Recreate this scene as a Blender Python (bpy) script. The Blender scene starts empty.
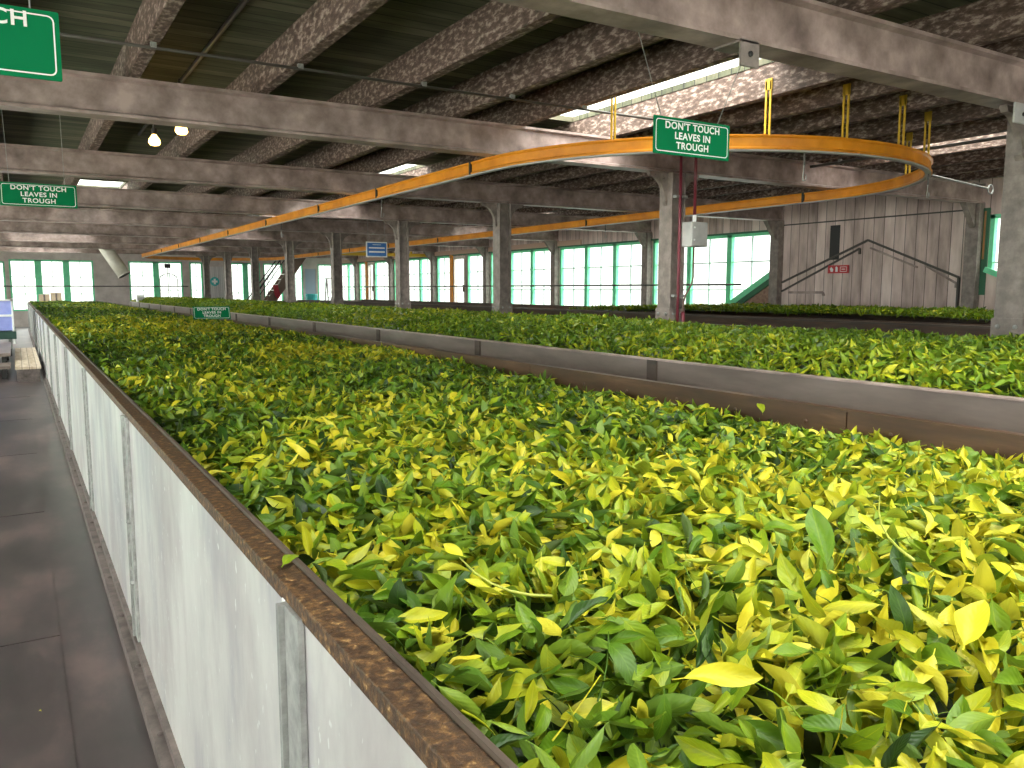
import bpy, bmesh, math, random
import numpy as np
from mathutils import Vector, Matrix

random.seed(7)
rng = np.random.default_rng(11)
scene = bpy.context.scene
COL = scene.collection
PI = math.pi

# ------------------------------------------------------------------ dimensions
TOP = 1.10                      # rim height of the troughs
ROWS = [3.55 + 4.18 * i for i in range(9)]      # rows of columns and cross beams
CX = 7.09                       # x of the column row
XL, XR, YB, YF = -2.7, 14.0, -4.2, 40.0         # room
BEAM_Z0, BEAM_Z1 = 3.03, 3.36
JOIST_Z1 = 3.66
JOISTS = [-2.26 + 1.07 * i for i in range(6)] + [3.98, 4.80] + [6.08, 6.86, 7.73, 8.66] + [9.6 + .95 * i for i in range(5)]

# ------------------------------------------------------------------ materials
def mat(name):
    m = bpy.data.materials.new(name); m.use_nodes = True
    nt = m.node_tree
    return m, nt, nt.nodes, nt.links, nt.nodes['Principled BSDF']

def ramp(N, stops):
    r = N.new('ShaderNodeValToRGB')
    e = r.color_ramp.elements
    while len(e) < len(stops): e.new(0.5)
    for i, (p, c) in enumerate(stops):
        e[i].position = p; e[i].color = (*c, 1)
    return r

def noise(N, L, scale, detail=4, rough=.6, vec=None, stretch=None):
    n = N.new('ShaderNodeTexNoise')
    n.inputs['Scale'].default_value = scale
    n.inputs['Detail'].default_value = detail
    n.inputs['Roughness'].default_value = rough
    if vec is None:
        g = N.new('ShaderNodeNewGeometry'); vec = g.outputs['Position']
    if stretch:
        mp = N.new('ShaderNodeMapping'); mp.inputs['Scale'].default_value = stretch
        L.new(vec, mp.inputs['Vector']); vec = mp.outputs['Vector']
    L.new(vec, n.inputs['Vector'])
    return n

def mottled(name, stops, scale=6, rough=.6, metallic=0, stretch=None, bump=0.0, detail=5, spec=.5):
    m, nt, N, L, b = mat(name)
    n = noise(N, L, scale, detail, .62, None, stretch)
    r = ramp(N, stops)
    L.new(n.outputs['Fac'], r.inputs['Fac'])
    L.new(r.outputs['Color'], b.inputs['Base Color'])
    b.inputs['Roughness'].default_value = rough
    b.inputs['Metallic'].default_value = metallic
    b.inputs['Specular IOR Level'].default_value = spec
    if bump:
        bp = N.new('ShaderNodeBump'); bp.inputs['Strength'].default_value = bump; bp.inputs['Distance'].default_value = .01
        L.new(n.outputs['Fac'], bp.inputs['Height']); L.new(bp.outputs['Normal'], b.inputs['Normal'])
    return m

def plain(name, c, rough=.5, metallic=0, emit=None, strength=1):
    m, nt, N, L, b = mat(name)
    b.inputs['Base Color'].default_value = (*c, 1)
    b.inputs['Roughness'].default_value = rough
    b.inputs['Metallic'].default_value = metallic
    if emit:
        b.inputs['Emission Color'].default_value = (*emit, 1)
        b.inputs['Emission Strength'].default_value = strength
    return m

def boards(name, axis, pitch, stops, scale, stretch, gap=.06, rough=.7, darkgap=.25):
    """boarded surface: noise grain, each board its own tone, a dark joint between boards"""
    m, nt, N, L, b = mat(name)
    g = N.new('ShaderNodeNewGeometry')
    s = N.new('ShaderNodeSeparateXYZ'); L.new(g.outputs['Position'], s.inputs[0])
    d = N.new('ShaderNodeMath'); d.operation = 'DIVIDE'; d.inputs[1].default_value = pitch
    L.new(s.outputs[axis], d.inputs[0])
    fl = N.new('ShaderNodeMath'); fl.operation = 'FLOOR'; L.new(d.outputs[0], fl.inputs[0])
    fr = N.new('ShaderNodeMath'); fr.operation = 'FRACT'; L.new(d.outputs[0], fr.inputs[0])
    wn = N.new('ShaderNodeTexWhiteNoise'); wn.noise_dimensions = '1D'; L.new(fl.outputs[0], wn.inputs['W'])
    n = noise(N, L, scale, 5, .6, g.outputs['Position'], stretch)
    a = N.new('ShaderNodeMath'); a.operation = 'MULTIPLY_ADD'; a.inputs[1].default_value = .35; 
    L.new(wn.outputs['Value'], a.inputs[0]); L.new(n.outputs['Fac'], a.inputs[2])
    sb = N.new('ShaderNodeMath'); sb.operation = 'SUBTRACT'; sb.inputs[1].default_value = .17; L.new(a.outputs[0], sb.inputs[0])
    r = ramp(N, stops); L.new(sb.outputs[0], r.inputs['Fac'])
    gt = N.new('ShaderNodeMath'); gt.operation = 'GREATER_THAN'; gt.inputs[1].default_value = gap; L.new(fr.outputs[0], gt.inputs[0])
    mx = N.new('ShaderNodeMath'); mx.operation = 'MULTIPLY_ADD'; mx.inputs[1].default_value = 1 - darkgap; mx.inputs[2].default_value = darkgap
    L.new(gt.outputs[0], mx.inputs[0])
    mc = N.new('ShaderNodeMix'); mc.data_type = 'RGBA'; mc.blend_type = 'MULTIPLY'; mc.inputs['Factor'].default_value = 1
    L.new(r.outputs['Color'], mc.inputs['A']); L.new(mx.outputs[0], mc.inputs['B'])
    L.new(mc.outputs['Result'], b.inputs['Base Color'])
    b.inputs['Roughness'].default_value = rough
    return m

M = {}
M['steel'] = mottled('painted_steel', [(.3, (.15, .105, .092)), (.5, (.31, .228, .205)), (.68, (.50, .38, .35))], 3.2, .36, .0, bump=.15)
M['steel_col'] = mottled('column_paint', [(.25, (.13, .105, .092)), (.5, (.22, .18, .16)), (.75, (.33, .275, .245))], 9, .5, 0, bump=.2)
M['joist'] = mottled('peeling_paint', [(.36, (.050, .028, .019)), (.51, (.110, .067, .050)), (.60, (.28, .21, .175)), (.78, (.44, .36, .31))], 24, .7, 0, stretch=(1, .5, 1.3), detail=10, bump=.3)
M['deck'] = boards('ceiling_boards', 1, .165, [(.2, (.03, .032, .016)), (.5, (.075, .078, .042)), (.75, (.15, .13, .085))], 5, (.35, 2, 1), .07, .75, .12)
M['wallboards'] = boards('wall_boards', 1, .215, [(.2, (.32, .235, .21)), (.5, (.62, .48, .44)), (.75, (.82, .68, .63))], 3, (1, 1.5, .35), .055, .75, .22)
M['plaster'] = mottled('old_plaster', [(.25, (.40, .34, .31)), (.5, (.55, .48, .45)), (.75, (.68, .61, .58))], 2, .8)
M['alu'] = mottled('panel_sheet', [(.32, (.42, .40, .42)), (.42, (.60, .58, .60)), (.50, (.76, .74, .72)), (.60, (.86, .84, .81)), (.75, (.90, .89, .86))], 1.9, .30, .55, stretch=(1, 1.1, .45), detail=9, bump=.12)
def stain_sheet(m):
    nt = m.node_tree; N, L = nt.nodes, nt.links; b = N['Principled BSDF']; src = b.inputs['Base Color'].links[0].from_socket
    n = noise(N, L, 1.1, 8, .65, None, (1, 1.6, .8)); r = ramp(N, [(.46, (0, 0, 0)), (.66, (.75, .75, .75))]); L.new(n.outputs['Fac'], r.inputs['Fac'])
    mx = N.new('ShaderNodeMix'); mx.data_type = 'RGBA'; mx.inputs['B'].default_value = (.50, .43, .44, 1)
    L.new(r.outputs['Color'], mx.inputs['Factor']); L.new(src, mx.inputs['A'])
    v = noise(N, L, 42, 2, .5, None, (1, 1, .6)); r2 = ramp(N, [(.69, (0, 0, 0)), (.72, (1, 1, 1))]); L.new(v.outputs['Fac'], r2.inputs['Fac'])
    m2 = N.new('ShaderNodeMix'); m2.data_type = 'RGBA'; m2.inputs['B'].default_value = (.92, .92, .90, 1)
    L.new(r2.outputs['Color'], m2.inputs['Factor']); L.new(mx.outputs['Result'], m2.inputs['A']); L.new(m2.outputs['Result'], b.inputs['Base Color'])
stain_sheet(M['alu'])
M['galv'] = mottled('galvanised', [(.3, (.22, .22, .21)), (.7, (.40, .40, .38))], 30, .42, .35, bump=.2)
M['rust'] = mottled('rusty_rim', [(.3, (.022, .011, .006)), (.5, (.062, .030, .012)), (.62, (.15, .075, .026)), (.74, (.52, .34, .14))], 70, .55, .1, detail=6, bump=.5)
M['brownboard'] = mottled('brown_board', [(.3, (.030, .013, .006)), (.55, (.070, .032, .014)), (.75, (.14, .072, .036))], 6, .42, 0, stretch=(1, .3, 2), bump=.2)
M['darkboard'] = mottled('dark_board', [(.3, (.035, .024, .018)), (.7, (.10, .07, .05))], 5, .55, 0, stretch=(1, .3, 2))
M['greyside'] = mottled('trough_side', [(.3, (.12, .09, .075)), (.5, (.19, .148, .125)), (.75, (.27, .215, .188))], 3, .38, .15, stretch=(1, .3, 1.5))
M['floor'] = mottled('floor_sheet', [(.3, (.020, .017, .018)), (.5, (.052, .039, .039)), (.62, (.105, .070, .066)), (.75, (.17, .12, .11))], 1.1, .33, 0, stretch=(1.6, .7, 1), detail=8)
M['kerb'] = mottled('kerb_timber', [(.3, (.05, .038, .034)), (.7, (.15, .115, .105))], 12, .6, 0)
M['orange'] = mottled('orange_paint', [(.3, (.60, .20, .008)), (.6, (.80, .30, .012)), (.8, (.88, .38, .016))], 3, .4)
M['yellow'] = plain('yellow_paint', (.66, .40, .02), .45)
M['signgreen'] = plain('sign_green', (.0, .17, .06), .75)
M['signgreen'].node_tree.nodes['Principled BSDF'].inputs['Specular IOR Level'].default_value = .15
M['white'] = plain('white_paint', (.86, .86, .84), .5)
M['maroon'] = plain('maroon_pipe', (.16, .022, .035), .4)
M['black'] = plain('black_iron', (.018, .016, .015), .5)
M['darkpipe'] = plain('dark_pipe', (.07, .06, .05), .5)
M['boxgrey'] = mottled('box_grey', [(.3, (.36, .35, .34)), (.7, (.52, .51, .49))], 5, .45)
M['wingreen'] = mottled('window_green', [(.3, (.12, .62, .32)), (.7, (.22, .80, .46))], 4, .45)
M['trimgreen'] = plain('trim_green', (.03, .13, .07), .6)
M['muntin'] = plain('muntin_paint', (.45, .62, .55), .5)
M['blue'] = plain('sign_blue', (.05, .19, .55), .45)
M['bluebox'] = mottled('blue_plastic', [(.3, (.22, .26, .62)), (.7, (.34, .38, .74))], 4, .5)
M['darkgreen'] = plain('dark_green_board', (.012, .05, .035), .5)
M['red'] = plain('sign_red', (.55, .045, .05), .5)
M['redcloth'] = plain('red_cloth', (.30, .02, .03), .8)
M['cardboard'] = mottled('cardboard', [(.3, (.34, .26, .18)), (.7, (.48, .37, .27))], 3, .8)
M['wood'] = boards('pale_planks', 0, .11, [(.2, (.36, .27, .18)), (.5, (.52, .42, .31)), (.75, (.66, .56, .43))], 6, (3, .4, 1), .08, .7, .3)
M['cream'] = mottled('duct_cream', [(.3, (.52, .48, .41)), (.7, (.70, .66, .58))], 4, .4)
M['stairbrown'] = plain('stair_brown', (.14, .085, .06), .5)
M['teal'] = plain('teal_plastic', (.04, .45, .45), .45)
M['greendoor'] = boards('pale_corrugated', 0, .09, [(.2, (.50, .48, .48)), (.7, (.68, .65, .65))], 4, (1, 1, .3), .18, .5, .6)
M['bluegrey'] = plain('bluegrey_door', (.34, .40, .50), .5)
M['brick'] = mottled('brick_fill', [(.3, (.20, .11, .08)), (.7, (.42, .27, .20))], 12, .8)
M['bulb'] = plain('lit_bulb', (1, .8, .4), .4, 0, (1.0, .62, .16), 9)

def make_glass():
    m, nt, N, L, b = mat('window_glass')
    N.remove(b)
    t = N.new('ShaderNodeBsdfTransparent'); t.inputs['Color'].default_value = (.95, .985, .97, 1)
    g = N.new('ShaderNodeBsdfGlossy'); g.inputs['Roughness'].default_value = .05
    mx = N.new('ShaderNodeMixShader'); mx.inputs['Fac'].default_value = .05
    L.new(t.outputs[0], mx.inputs[1]); L.new(g.outputs[0], mx.inputs[2])
    L.new(mx.outputs[0], N['Material Output'].inputs['Surface'])
    return m
M['glass'] = make_glass()

def make_leaf():
    m, nt, N, L, b = mat('tea_leaf')
    at = N.new('ShaderNodeAttribute'); at.attribute_name = 'tone'
    r = ramp(N, [(0, (.012, .026, .004)), (.22, (.028, .072, .006)), (.45, (.090, .180, .009)), (.64, (.20, .29, .012)),
                 (.80, (.40, .41, .014)), (1, (.62, .53, .030))])
    nz = noise(N, L, 60, 3, .6)
    ma = N.new('ShaderNodeMath'); ma.operation = 'MULTIPLY_ADD'; ma.inputs[1].default_value = .16
    L.new(nz.outputs['Fac'], ma.inputs[0]); L.new(at.outputs['Fac'], ma.inputs[2])
    sb = N.new('ShaderNodeMath'); sb.operation = 'SUBTRACT'; sb.inputs[1].default_value = .08; L.new(ma.outputs[0], sb.inputs[0])
    # midrib and side veins
    uv = N.new('ShaderNodeUVMap'); uv.uv_map = 'leaf_uv'
    s = N.new('ShaderNodeSeparateXYZ'); L.new(uv.outputs[0], s.inputs[0])
    c = N.new('ShaderNodeMath'); c.operation = 'SUBTRACT'; c.inputs[1].default_value = .5; L.new(s.outputs['Y'], c.inputs[0])
    ab = N.new('ShaderNodeMath'); ab.operation = 'ABSOLUTE'; L.new(c.outputs[0], ab.inputs[0])
    rib = N.new('ShaderNodeMath'); rib.operation = 'LESS_THAN'; rib.inputs[1].default_value = .025; L.new(ab.outputs[0], rib.inputs[0])
    sv = N.new('ShaderNodeMath'); sv.operation = 'MULTIPLY_ADD'; sv.inputs[1].default_value = -.55; L.new(ab.outputs[0], sv.inputs[0]); L.new(s.outputs['X'], sv.inputs[2])
    sm = N.new('ShaderNodeMath'); sm.operation = 'MULTIPLY'; sm.inputs[1].default_value = 56; L.new(sv.outputs[0], sm.inputs[0])
    sn = N.new('ShaderNodeMath'); sn.operation = 'SINE'; L.new(sm.outputs[0], sn.inputs[0])
    ad = N.new('ShaderNodeMath'); ad.operation = 'MULTIPLY_ADD'; ad.inputs[1].default_value = .10; L.new(rib.outputs[0], ad.inputs[0]); L.new(sb.outputs[0], ad.inputs[2])
    L.new(ad.outputs[0], r.inputs['Fac'])
    bp = N.new('ShaderNodeBump'); bp.inputs['Strength'].default_value = .16; bp.inputs['Distance'].default_value = .0010
    L.new(sn.outputs[0], bp.inputs['Height'])
    # paler, greyer underside
    geo = N.new('ShaderNodeNewGeometry')
    hs = N.new('ShaderNodeMix'); hs.data_type = 'RGBA'; hs.inputs['B'].default_value = (.21, .27, .06, 1)
    bf = N.new('ShaderNodeMath'); bf.operation = 'MULTIPLY'; bf.inputs[1].default_value = .2; L.new(geo.outputs['Backfacing'], bf.inputs[0])
    L.new(bf.outputs[0], hs.inputs['Factor']); L.new(r.outputs['Color'], hs.inputs['A'])
    L.new(hs.outputs['Result'], b.inputs['Base Color'])
    b.inputs['Roughness'].default_value = .40
    b.inputs['Specular IOR Level'].default_value = .30
    L.new(bp.outputs['Normal'], b.inputs['Normal'])
    tr = N.new('ShaderNodeBsdfTranslucent'); L.new(hs.outputs['Result'], tr.inputs['Color'])
    mx = N.new('ShaderNodeMixShader'); mx.inputs['Fac'].default_value = .22
    L.new(b.outputs[0], mx.inputs[1]); L.new(tr.outputs[0], mx.inputs[2])
    L.new(mx.outputs[0], N['Material Output'].inputs['Surface'])
    return m
M['leaf'] = make_leaf()

# ------------------------------------------------------------------ mesh helper
class MB:
    def __init__(self): self.v = []; self.f = []
    def add(self, vs, fs):
        o = len(self.v); self.v += [tuple(v) for v in vs]; self.f += [tuple(i + o for i in f) for f in fs]
    def box(self, x0, x1, y0, y1, z0, z1):
        self.add([(x0, y0, z0), (x1, y0, z0), (x1, y1, z0), (x0, y1, z0), (x0, y0, z1), (x1, y0, z1), (x1, y1, z1), (x0, y1, z1)],
                 [(3, 2, 1, 0), (4, 5, 6, 7), (0, 1, 5, 4), (1, 2, 6, 5), (2, 3, 7, 6), (3, 0, 4, 7)])
        return self
    def bar(self, a, b, w, h, up=(0, 0, 1)):
        a = Vector(a); b = Vector(b); d = (b - a).normalized(); s = d.cross(Vector(up))
        if s.length < 1e-4: s = Vector((1, 0, 0))
        s.normalize(); u = s.cross(d).normalized()
        vs = []
        for p in (a, b):
            for i, j in ((-1, -1), (1, -1), (1, 1), (-1, 1)): vs.append(p + s * (i * w / 2) + u * (j * h / 2))
        self.add(vs, [(0, 1, 2, 3), (7, 6, 5, 4), (0, 4, 5, 1), (1, 5, 6, 2), (2, 6, 7, 3), (3, 7, 4, 0)])
        return self
    def prism(self, pts, vec):
        """closed polygon pts (3d, planar) extruded along vec"""
        n = len(pts); vec = Vector(vec)
        vs = [Vector(p) for p in pts] + [Vector(p) + vec for p in pts]
        self.add(vs, [tuple(range(n - 1, -1, -1)), tuple(range(n, 2 * n))] + [(i, (i + 1) % n, n + (i + 1) % n, n + i) for i in range(n)])
        return self
    def tube(self, pts, r, n=8, closed=False):
        pts = [Vector(p) for p in pts]; k = len(pts); vs = []; fs = []
        rs = r if isinstance(r, (list, tuple)) else [r] * k
        ref = None
        for i, p in enumerate(pts):
            d = (pts[min(i + 1, k - 1)] - pts[max(i - 1, 0)]).normalized()
            if ref is None:
                ref = Vector((0, 0, 1)) if abs(d.z) < .9 else Vector((1, 0, 0))
            s = d.cross(ref)
            if s.length < 1e-4: s = d.cross(Vector((1, 0, 0)))
            s.normalize(); u = s.cross(d).normalized(); ref = u
            for j in range(n):
                a = 2 * PI * j / n
                vs.append(p + s * math.cos(a) * rs[i] + u * math.sin(a) * rs[i])
        for i in range(k - 1):
            for j in range(n):
                fs.append((i * n + j, i * n + (j + 1) % n, (i + 1) * n + (j + 1) % n, (i + 1) * n + j))
        fs.append(tuple(range(n - 1, -1, -1))); fs.append(tuple((k - 1) * n + j for j in range(n)))
        self.add(vs, fs); return self
    def dome(self, c, d, r, h, n=8):
        """bolt head / rivet: low dome at c pointing along d"""
        c = Vector(c); d = Vector(d).normalized(); ref = Vector((0, 0, 1)) if abs(d.z) < .9 else Vector((1, 0, 0))
        s = d.cross(ref).normalized(); u = s.cross(d)
        vs = []
        for (rr, hh) in ((r, 0), (r * .85, h * .7)):
            for j in range(n):
                a = 2 * PI * j / n; vs.append(c + s * math.cos(a) * rr + u * math.sin(a) * rr + d * hh)
        vs.append(c + d * h)
        fs = [(j, (j + 1) % n, n + (j + 1) % n, n + j) for j in range(n)] + [(n + j, n + (j + 1) % n, 2 * n) for j in range(n)]
        self.add(vs, fs); return self
    def build(self, name, material, parent=None, bevel=0, smooth=False):
        me = bpy.data.meshes.new(name); me.from_pydata(self.v, [], self.f); me.update()
        bm = bmesh.new(); bm.from_mesh(me); bmesh.ops.recalc_face_normals(bm, faces=bm.faces); bm.to_mesh(me); bm.free()
        me.materials.append(material)
        if smooth:
            me.polygons.foreach_set('use_smooth', [True] * len(me.polygons))
        o = bpy.data.objects.new(name, me); COL.objects.link(o)
        if parent: 
            o.parent = parent
            o.matrix_parent_inverse = Matrix.Translation(-parent.location) if parent.type == 'EMPTY' else Matrix()
        if bevel:
            b = o.modifiers.new('bevel', 'BEVEL'); b.width = bevel; b.segments = 2; b.limit_method = 'ANGLE'
        return o

def tag(o, label, cat, group=None, kind=None):
    if label: o['label'] = label
    if cat: o['category'] = cat
    if group: o['group'] = group
    if kind: o['kind'] = kind
    return o
def empty(name, loc, label, cat, group=None, kind=None):
    o = bpy.data.objects.new(name, None); COL.objects.link(o); o.location = loc; o.empty_display_size = .1
    return tag(o, label, cat, group, kind)
def struct(o):
    o['kind'] = 'structure'; return o
def ordinal(i): return ['first', 'second', 'third', 'fourth', 'fifth', 'sixth', 'seventh', 'eighth', 'ninth', 'tenth', 'eleventh', 'twelfth', 'thirteenth', 'fourteenth', 'fifteenth', 'sixteenth', 'seventeenth'][i]

# ------------------------------------------------------------------ floor
struct(MB().box(XL - .2, XR + .2, YB - .2, YF + .2, -.15, 0).build('floor', M['floor']))
fs = MB()
for x, y0, y1 in ((.02, -2, .0), (.02, 1.0, 2.35)):
    pass
# floor sheets in the aisle: low lapped metal plates with visible seams
pl = MB()
for k in range(9):
    y = -3.2 + k * 2.45
    pl.box(-1.15, .075, y, y + 2.436, 0, .004)
o = struct(pl.build('trim_1', M['floor'])); o['label'] = 'dark lapped floor sheets in the aisle beside the nearest trough'

# ------------------------------------------------------------------ ceiling with skylight openings
SKY = [(JOISTS[7] + .06, JOISTS[8] - .06, 5.2, 8.4),        # bright strip behind the hanging sign
       (JOISTS[2] + .06, JOISTS[3] - .06, -1.9, 1.2), (JOISTS[3] + .06, JOISTS[4] - .06, -1.9, 1.2), (JOISTS[4] + .06, JOISTS[5] - .06, -1.9, 1.2),  # unseen openings above the camera, added to light the front leaves
       (JOISTS[3] + .06, JOISTS[4] - .06, 17.6, 19.0),
       (JOISTS[2] + .06, JOISTS[3] - .06, 25.4, 28.0), (JOISTS[3] + .06, JOISTS[4] - .06, 25.4, 28.0),
       (JOISTS[2] + .06, JOISTS[3] - .06, 33.8, 36.4), (JOISTS[3] + .06, JOISTS[4] - .06, 33.8, 36.4),
       (JOISTS[7] + .06, JOISTS[8] - .06, 12.6, 15.4), (JOISTS[7] + .06, JOISTS[8] - .06, 21, 23.6), (JOISTS[7] + .06, JOISTS[8] - .06, 29.4, 32),
       (JOISTS[5] + .06, JOISTS[6] - .06, -1.9, 2.2), (JOISTS[6] + .06, JOISTS[7] - .06, -1.9, 2.2),  # also out of view, added to light the second trough's front
       (JOISTS[13] + .06, JOISTS[14] - .06, 17, 19.6), (JOISTS[12] + .06, JOISTS[13] - .06, 4.6, 7.0), (JOISTS[10] + .06, JOISTS[11] - .06, 1, 3.2)]
xs = sorted({XL - .2, XR + .2} | {s[0] for s in SKY} | {s[1] for s in SKY})
ys = sorted({YB - .2, YF + .2} | {s[2] for s in SKY} | {s[3] for s in SKY})
dk = MB()
for i in range(len(xs) - 1):
    run = None
    for j in range(len(ys) - 1):
        cx, cy = (xs[i] + xs[i + 1]) / 2, (ys[j] + ys[j + 1]) / 2
        hole = any(s[0] < cx < s[1] and s[2] < cy < s[3] for s in SKY)
        if hole:
            if run is not None: dk.box(xs[i], xs[i + 1], run, ys[j], JOIST_Z1, JOIST_Z1 + .06); run = None
        elif run is None: run = ys[j]
    if run is not None: dk.box(xs[i], xs[i + 1], run, ys[-1], JOIST_Z1, JOIST_Z1 + .06)
struct(dk.build('ceiling', M['deck']))

def portal(name, loc, sx, sy, rot):
    l = bpy.data.lights.new(name, 'AREA'); l.shape = 'RECTANGLE'; l.size = sx; l.size_y = sy
    l.cycles.is_portal = True
    o = bpy.data.objects.new(name, l); COL.objects.link(o); o.location = loc; o.rotation_euler = rot
    return o

NWIN = [0]
def new_window(): NWIN[0] += 1; return 'window_%d' % NWIN[0]
for si, (x0, x1, y0, y1) in enumerate(SKY):
    rank = sorted(SKY, key=lambda q: (q[2], q[0])).index((x0, x1, y0, y1))
    fr = MB()
    z0, z1 = JOIST_Z1, JOIST_Z1 + .22
    fr.box(x0 - .03, x0, y0 - .03, y1 + .03, z0 + .06, z1).box(x1, x1 + .03, y0 - .03, y1 + .03, z0 + .06, z1)
    fr.box(x0, x1, y0 - .03, y0, z0 + .06, z1).box(x0, x1, y1, y1 + .03, z0 + .06, z1)
    f = struct(fr.build(new_window(), M['white'])); f['label'] = 'bright skylight behind the hanging sign and rail bend' if si == 0 else '%s skylight of the boarded ceiling counted from the camera end' % ordinal(rank)
    b = MB()
    for k in range(1, 4): b.box(x0, x1, y0 + (y1 - y0) * k / 4 - .015, y0 + (y1 - y0) * k / 4 + .015, z1 - .04, z1)
    b.build('glazing_bar', M['white'], f)
    MB().box(x0 - .03, x1 + .03, y0 - .03, y1 + .03, z1, z1 + .006).build('pane', M['glass'], f)
    portal('skylight_portal', ((x0 + x1) / 2, (y0 + y1) / 2, z1 + .05), x1 - x0, y1 - y0, (0, 0, 0))

# ------------------------------------------------------------------ joists
for i, x in enumerate(JOISTS):
    o = MB().box(x - .05, x + .05, YB, YF, BEAM_Z1 + .002, JOIST_Z1).build('ceiling_joist', M['joist'], bevel=.006)
    if i == 8: w = 'peeling timber ceiling joist passing behind the hanging trough sign'
    else: w = '%s peeling timber ceiling joist counted from the left aisle side' % ordinal(i)
    tag(o, w, 'joist', 'timber joists under the boarded ceiling', 'structure')

# ------------------------------------------------------------------ cross beams
def ibeam_pts(h, w, tf, tw):
    return [(-w/2, 0), (w/2, 0), (w/2, tf), (tw/2, tf + .015), (tw/2, h - tf - .015), (w/2, h - tf), (w/2, h), (-w/2, h), (-w/2, h - tf), (-tw/2, h - tf - .015), (-tw/2, tf + .015), (-w/2, tf)]
beam_words = ['nearest steel cross beam, crossing the top right corner', 'steel cross beam over the column with the switch box', 'steel cross beam behind the two lit bulbs',
              'steel cross beam just behind the hanging sign over the aisle']
for i, y in enumerate(ROWS):
    prof = ibeam_pts(BEAM_Z1 - BEAM_Z0, .20, .025, .11)
    pts = [(XL, y + a, BEAM_Z0 + b) for a, b in prof]
    o = MB().prism(pts, (XR - XL, 0, 0)).build('cross_beam', M['steel'])
    tag(o, beam_words[i] if i < 4 else '%s grey steel cross beam back from the camera' % ordinal(i), 'beam', 'steel cross beams', 'structure')

# cleat plate on the nearest beam
o = empty('cleat_plate', (3.72, ROWS[0] - .1, BEAM_Z0 - .1), 'pale bolted cleat plate fixed under the nearest cross beam', 'bracket')
b = MB().box(3.645, 3.795, ROWS[0] - .12, ROWS[0] - .105, BEAM_Z0 - .145, BEAM_Z0 + .005); b.box(3.645, 3.795, ROWS[0] - .12, ROWS[0] + .1, BEAM_Z0 - .012, BEAM_Z0 - .001)
b.build('plate', M['steel_col'], o)
MB().dome((3.72, ROWS[0] - .12, BEAM_Z0 - .075), (0, -1, 0), .018, .015).build('bolt', M['black'], o)

# ------------------------------------------------------------------ columns
def column(x, y, label):
    t = empty('steel_column', (x, y, 0), label, 'column', 'grey steel columns between the troughs')
    a = .115
    s = MB()
    zt = BEAM_Z0
    s.box(x - a, x - a + .022, y - a, y + a, 0, zt).box(x + a - .022, x + a, y - a, y + a, 0, zt)
    s.box(x - a + .022, x + a - .022, y - .04, y + .04, 0, zt)
    s.build('shaft', M['steel_col'], t, bevel=.004)
    # splice plates with bolts above the trough level
    for ax in (0, 1):
        p = MB(); bolts = []
        if ax == 0:
            p.box(x - a - .018, x - a, y - a - .01, y + a + .01, .95, 1.36)
            bolts = [((x - a - .018, y + k, zz), (-1, 0, 0)) for zz in (1.18, 1.29) for k in (-.07, .07)]
        else:
            p.box(x - a - .01, x + a + .01, y - a - .018, y - a, .95, 1.36)
            bolts = [((x + k, y - a - .018, zz), (0, -1, 0)) for zz in (1.18, 1.29) for k in (-.07, .07)]
        if y > 20:
            for c, d in bolts: p.dome(c, d, .02, .016)
        po = p.build('splice_plate', M['steel_col'], t)
        if y < 20:
            for c, d in bolts:
                bo = MB().dome(c, d, .02, .018).build('bolt', M['galv']); bo.parent = po; 
                bo.matrix_parent_inverse = Matrix.Identity(4)
                bo.matrix_basis = Matrix.Identity(4)
                bo.matrix_parent_inverse = (Matrix.Translation(t.location) @ po.matrix_parent_inverse).inverted()
    # curved knee plates up to the beam
    for sgn in (-1, 1):
        x0 = x + sgn * a
        arc = [(x0 + sgn * (.035 + .235 * (1 - math.sin(PI / 2 * k / 8))), y - .03, zt - .05 - .31 * (1 - math.cos(PI / 2 * k / 8))) for k in range(9)]
        poly = [(x0, y - .03, zt), (x0 + sgn * .30, y - .03, zt)] + arc + [(x0, y - .03, zt - .40)]
        g = MB(); g.prism(poly, (0, .06, 0))
        g.dome((x0 + sgn * .02, y - .03, zt - .33), (0, -1, 0), .014, .014); g.dome((x0 + sgn * .06, y - .03, zt - .07), (0, -1, 0), .016, .014); g.dome((x0 + sgn * .2, y - .03, zt - .03), (0, -1, 0), .014, .014)
        g.build('knee_bracket', M['steel_col'], t)
    return t
col_words = ['nearest grey steel column, cut by the right edge, bolted plate at its foot', 'grey steel column carrying the switch box and maroon conduits',
             'slim grey steel column left of the one with the switch box', 'grey steel column just right of the small blue sign',
             'grey steel column just left of the small blue sign', 'grey steel column right of the stairs', 'grey steel column left of the stairs',
             'grey steel column beside the white corrugated door', 'farthest grey steel column, in front of the end wall windows']
for y, w in zip(ROWS, col_words): column(CX, y, w)

# plate clamp under the nearest beam, left of the nearest column
o = empty('beam_clamp', (6.72, ROWS[0], BEAM_Z0), 'bolted plate joining the nearest column to its beam', 'bracket')
MB().box(6.60, 6.85, ROWS[0] - .135, ROWS[0] - .12, BEAM_Z0 - .16, BEAM_Z0 - .01).build('plate', M['boxgrey'], o)
MB().dome((6.72, ROWS[0] - .135, BEAM_Z0 - .09), (0, -1, 0), .016, .014).build('bolt', M['black'], o)

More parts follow.
